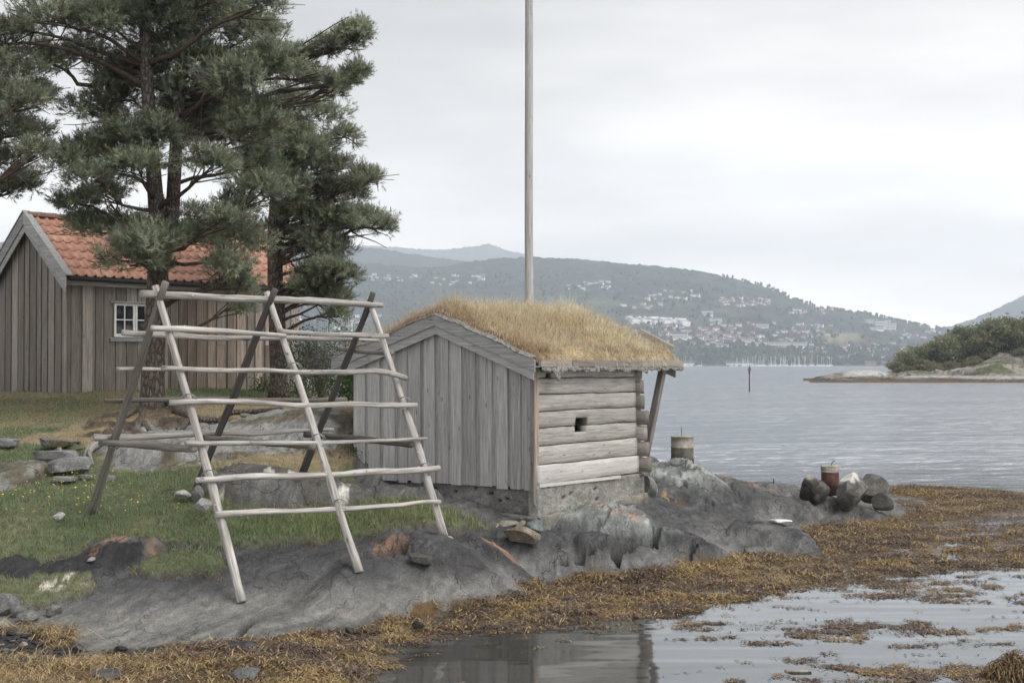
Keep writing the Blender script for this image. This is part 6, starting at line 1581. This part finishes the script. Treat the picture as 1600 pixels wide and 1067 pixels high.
TREES = [(1414, 252, 4.4), (1430, 255, 4.6), (1443, 256, 4.0), (1399, 250, 2.4)] + [(1462 + k * 10.5 + rr.uniform(-4, 4), rr.uniform(254, 266), rr.uniform(4.2, 6.2) + k * .10) for k in range(14)] + [(1470 + k * 17 + rr.uniform(-5, 5), rr.uniform(268, 284), rr.uniform(4.4, 6.4) + k * .12) for k in range(10)] + [(1625 + k * 26 + rr.uniform(-6, 6), rr.uniform(256, 280), rr.uniform(7, 9.5)) for k in range(15)]
names = ['spreading green pine', 'broad yellow-green pine', 'flat topped dark pine', 'round crowned pine']
for c_, d, h in TREES:
    ty = int(rr.integers(0, 4)); q = ((c_ - 800) / F * d, d, isle_z(c_, d) - .1)
    row_ = 0 if c_ < 1450 else 1 if d < 267 else 2
    peers = sorted(q_[0] for q_ in TREES if (0 if q_[0] < 1450 else 1 if q_[1] < 267 else 2) == row_)
    nth = ('first', 'second', 'third', 'fourth', 'fifth', 'sixth', 'seventh', 'eighth', 'ninth', 'tenth', 'eleventh', 'twelfth', 'thirteenth', 'fourteenth', 'fifteenth', 'sixteenth', 'seventeenth', 'eighteenth', 'nineteenth', 'twentieth', 'twenty-first', 'twenty-second', 'twenty-third', 'twenty-fourth', 'twenty-fifth', 'twenty-sixth', 'twenty-seventh', 'twenty-eighth', 'twenty-ninth', 'thirtieth', 'thirty-first', 'thirty-second')[min(peers.index(c_), 31)]
    rt = thing('islet_pine', names[ty] + ', ' + nth + ' from the left ' + ('at the low end of the islet wood', 'in the front row of the islet wood', 'in the back row on the islet crest')[row_], 'pine tree', q, rr.uniform(0, 6.28), 'pines on the islet')
    for nm, me, s in (('crown', TM[ty], (h * rr.uniform(.8, 1.15), h * .95, h * 1.05)), ('trunk', TT[kk % 3], (h, h, h))):
        o = link(nm, me, rt); o.scale = s
    kk += 1
for c_, d, h in [(rr.uniform(1400, 1600), rr.uniform(247, 256), rr.uniform(1.2, 2.6)) for k in range(60)] + [(rr.uniform(1450, 1620), rr.uniform(256, 266), rr.uniform(1.8, 3.2)) for k in range(26)] + [(rr.uniform(1600, 1900), rr.uniform(248, 256), rr.uniform(1.5, 3)) for k in range(14)]:
    if 1528 < c_ < 1600 and d < 253: continue
    ty = int(rr.integers(4, 6)); o = link('islet_bush', TM[ty], None, ((c_ - 800) / F * d, d, isle_z(c_, d) - h * .35), rr.uniform(0, 6.28)); o.scale = (h * 1.4, h * 1.4, h * 1.1)
    tag(o, ('olive green bush' if ty == 4 else 'pale yellow-green bush') + ' in the undergrowth below the islet pines', 'bush', 'bushes on the islet')

# ---------------------------------------------------------------- grass, flowers, seaweed on the ground sheet
area = np.abs((XX[1:, 1:] - XX[1:, :-1]) * (YY[1:, 1:] - YY[:-1, 1:]))
def scatter(weight, n, seed):
    r_ = np.random.default_rng(seed); w = (weight[1:, 1:] * area).ravel(); w = w / w.sum()
    k = r_.choice(len(w), n, p=w); i, j = np.divmod(k, nc - 1); fu, fv = r_.random(n), r_.random(n)
    def g(A): return (A[i, j] * (1 - fu) + A[i, j + 1] * fu) * (1 - fv) + (A[i + 1, j] * (1 - fu) + A[i + 1, j + 1] * fu) * fv
    return g, n
vis = sstep(.62, .44, np.abs(UU)) * .9 + .1
near = np.clip(18 / YY, 0, 1.3) ** 1.6
lx, ly = hutlocal(XX, YY, HUT_C, HUT_A); lx2, ly2 = hutlocal(XX, YY, SHED_C, SHED_A)
under = ((lx > -3.3) & (lx < 0) & (ly > 0) & (ly < 3.05)) | ((lx2 > -2.9) & (lx2 < 0) & (ly2 > 0) & (ly2 < 6.32))
tall = fbm(XX * .8, YY * .8, oct=3, seed=600)
n = 115000
g, n = scatter(TD['grass'] * vis * near * (1 - under) * (1 - .55 * TD['dry']) * (1 - .8 * TD['needles']), n, 61)
P = np.stack([g(XX), g(YY), g(TZ) - .012], -1); dry = g(TD['dry']); tl = g(tall)
q = W(690, 812, 19.2); longz = np.exp(-((P[:, 0] - q[0]) ** 2 / 2.2 + (P[:, 1] - q[1] + .2) ** 2 / .8)); q = W(500, 830, 18.5); longz = np.maximum(longz, .8 * np.exp(-((P[:, 0] - q[0]) ** 2 / 1.6 + (P[:, 1] - q[1]) ** 2 / .35)))
H = RNG.uniform(.045, .12, n) * (1 + .5 * np.clip(tl, -.5, 1)) * (1 - .45 * dry) * (1 + 1.3 * longz)
hue = fbm(P[:, 0] * 2.2, P[:, 1] * 2.2, oct=3, seed=610)
col = np.array([.185, .245, .13])[None] * (1 + .25 * hue + .22 * RNG.normal(size=n))[:, None]
col = col * (1 + longz[:, None] * np.array([.25, .12, .0]))
isdry = RNG.random(n) < np.clip(dry * .9 + .08 + .10 * hue + .25 * longz * 0, .03, .93)
col = np.where(isdry[:, None], np.array([.36, .30, .19])[None] * RNG.uniform(.6, 1.2, n)[:, None], col)
blades(P, H, RNG.uniform(.006, .012, n) * np.clip(P[:, 1] / 18, .8, 1.4), rdir(n), RNG.uniform(.1, 1.0, n), col, col * 1.15, .6, 'grass', M_GRASS).__setitem__('kind', 'stuff')
# dead tufts along the eroded turf edge
g, n = scatter(TD['edge'] * TD['grass'] * vis + .0 + TD['grass'] * vis * (TD['grass'] < .75), 9000, 62)
P = np.stack([g(XX), g(YY), g(TZ) - .01], -1); col = np.array([.27, .22, .14])[None] * RNG.uniform(.5, 1.3, n)[:, None]
blades(P, RNG.uniform(.04, .11, n), RNG.uniform(.005, .010, n), rdir(n, (.2, -1), .8), RNG.uniform(.6, 1.7, n), col, col, .6, 'dead_grass', M_GRASS).__setitem__('kind', 'stuff')
# buttercups
M_YEL = plain('yellow_petals', (.62, .47, .07), .6, .15)
rr = np.random.default_rng(70); V, Fq = [], []
for c_, r_, sx, sy, m in ((50, 765, 60, 22, 70), (60, 800, 70, 25, 34), (120, 778, 70, 22, 26), (240, 812, 70, 22, 22), (180, 790, 120, 30, 26), (450, 705, 50, 14, 26), (90, 748, 40, 12, 22), (330, 690, 120, 30, 8), (520, 780, 120, 20, 6)):
    for k in range(m):
        px, py = c_ + rr.normal() * sx, r_ + rr.normal() * sy * .6
        q = ground(px, py)
        gi = np.interp(q[0] / q[1], us, np.arange(nc)); gj = np.interp(q[1], ys, np.arange(nr))
        if TD['grass'][int(gj), int(gi)] < .6: continue
        z = tzs(q[0], q[1]) + rr.uniform(.06, .13); s = rr.uniform(.007, .0135); b_ = len(V); nx_, ny_ = rr.normal() * .5, -abs(rr.normal()) * .6
        V += [(q[0], q[1], z - s * .5)] + [(q[0] + s * math.cos(a), q[1] + s * math.sin(a), z + s * (nx_ * math.cos(a) + ny_ * -math.sin(a)) * .7) for a in np.arange(6) * math.pi / 3]
        Fq += [(b_, b_ + 1 + k2, b_ + 1 + (k2 + 1) % 6) for k2 in range(6)]
tag(link('buttercups', np_mesh('buttercups', V, Fq, [M_YEL], False)), kind='stuff')
# bladderwrack: short strips heaped on the drift band and afloat in the shallows
patch = fbm(XX * .55, YY * 1.3, oct=4, seed=620); fine = fbm(XX * 3.4, YY * 5, oct=4, seed=621, rough=.65)
dens = TD['weed'] * np.clip(.6 + 1.2 * fbm(XX * 1.2, YY * 2, oct=3, seed=622), .08, 1.2)
_col = 800 + F * UU; _row = HOR + F * CAM_H / YY
pool = sstep(1.3, .75, np.hypot((_col - 850) / 250, (_row - 1032) / 46) + .35 * fbm(XX * 1.6, YY * 3, oct=4, seed=650))
openw = sstep(1.2, .7, np.hypot((_col - 1250) / 260, (_row - 985) / 55))
sp = TD['sparse'] * sstep(-.10, .62, .62 * patch + .95 * fine - .04 - .40 * pool - .13 * openw) ** 1.6 * 1.3
sp = sp + .9 * np.exp(-((_col - 1480) / 85) ** 2 - ((_row - 1056) / 16) ** 2) * sstep(-.3, .3, fine)
n = 150000
wsel = (dens * (1 - .9 * pool) * (TZ < .22) + sp) * vis * np.clip(17 / YY, 0, 1.3) ** 1.5
g, n = scatter(wsel, n, 63)
P = np.stack([g(XX), g(YY), np.maximum(g(TZ), .0) + .006], -1)
tone = fbm(P[:, 0] * 1.6, P[:, 1] * 2.4, oct=4, seed=640) + .35 * fbm(P[:, 0] * 7, P[:, 1] * 9, oct=2, seed=641)
A = np.array([.31, .222, .10]); B = np.array([.098, .072, .062]); S = np.array([.47, .36, .19])
k = sstep(-.25, .35, tone + .35 * RNG.normal(size=n) * .6 - .22 * sstep(.06, .0, g(TZ)))[:, None]; col = B * (1 - k) + A * k
k2 = (RNG.random(n) < .16 + .5 * sstep(-2.5, -5.0, P[:, 0]))[:, None]; col = np.where(k2, S * RNG.uniform(.6, 1.1, n)[:, None], col)
k3 = (RNG.random(n) < .06)[:, None]; col = np.where(k3, np.array([[.10, .03, .028]]), col)
stringy = sstep(-2.0, -4.5, P[:, 0])
floats = (g(TZ) < .01)
col = np.where(floats[:, None], col * np.array([[.85, .83, .85]]), col)
H = RNG.uniform(.05, .13, n) * (1 + 1.2 * stringy) * np.where(floats, .7, 1); Wd = RNG.uniform(.010, .026, n) * (1 - .45 * stringy)
long_ = RNG.random(n) < .14; H = np.where(long_, H * 2.3, H); Wd = np.where(long_, Wd * .55, Wd)
lean = np.where(floats, RNG.uniform(1.3, 1.75, n), RNG.uniform(.75, 1.75, n))
dirs = rdir(n, (.9, .25), .5)
blades(P, H, Wd, dirs, lean, col, col * 1.15, .35, 'seaweed', M_WEED, zsc=np.where(floats, .30, .55)).__setitem__('kind', 'stuff')

# weed draped over the corner rock
CORNER.rotation_euler[1] = 0; bpy.context.view_layer.update()
vv = np.array([v.co[:] for v in CORNER.data.vertices]); vv = vv[vv[:, 2] > -.05]; n = 2600
P = vv[RNG.integers(0, len(vv), n)] + RNG.normal(size=(n, 3)) * .012
k = RNG.random(n)[:, None]; col = np.array([.11, .075, .045]) * (1 - k) + np.array([.24, .165, .075]) * k; col = col * RNG.uniform(.6, 1.2, n)[:, None]
tag(blades(P, RNG.uniform(.06, .13, n), RNG.uniform(.010, .022, n), rdir(n), RNG.uniform(1.0, 2.0, n), col, col * 1.15, .4, 'weed_cover', M_WEED, CORNER), kind='stuff')
# ---------------------------------------------------------------- air
mh = bpy.data.materials.new('haze'); mh.use_nodes = True; nt = mh.node_tree; nt.nodes.clear()
o_, v_ = nt.nodes.new('ShaderNodeOutputMaterial'), nt.nodes.new('ShaderNodeVolumePrincipled')
v_.inputs['Color'].default_value = (.80, .885, 1.0, 1); v_.inputs['Density'].default_value = 1.8e-4; v_.inputs['Anisotropy'].default_value = 0.0
nt.links.new(v_.outputs[0], o_.inputs['Volume'])
hb = MB(); hb.box(-7500, 7500, -900, 8900, -300, 770)
tag(hb.build('haze', mh, None), kind='stuff')
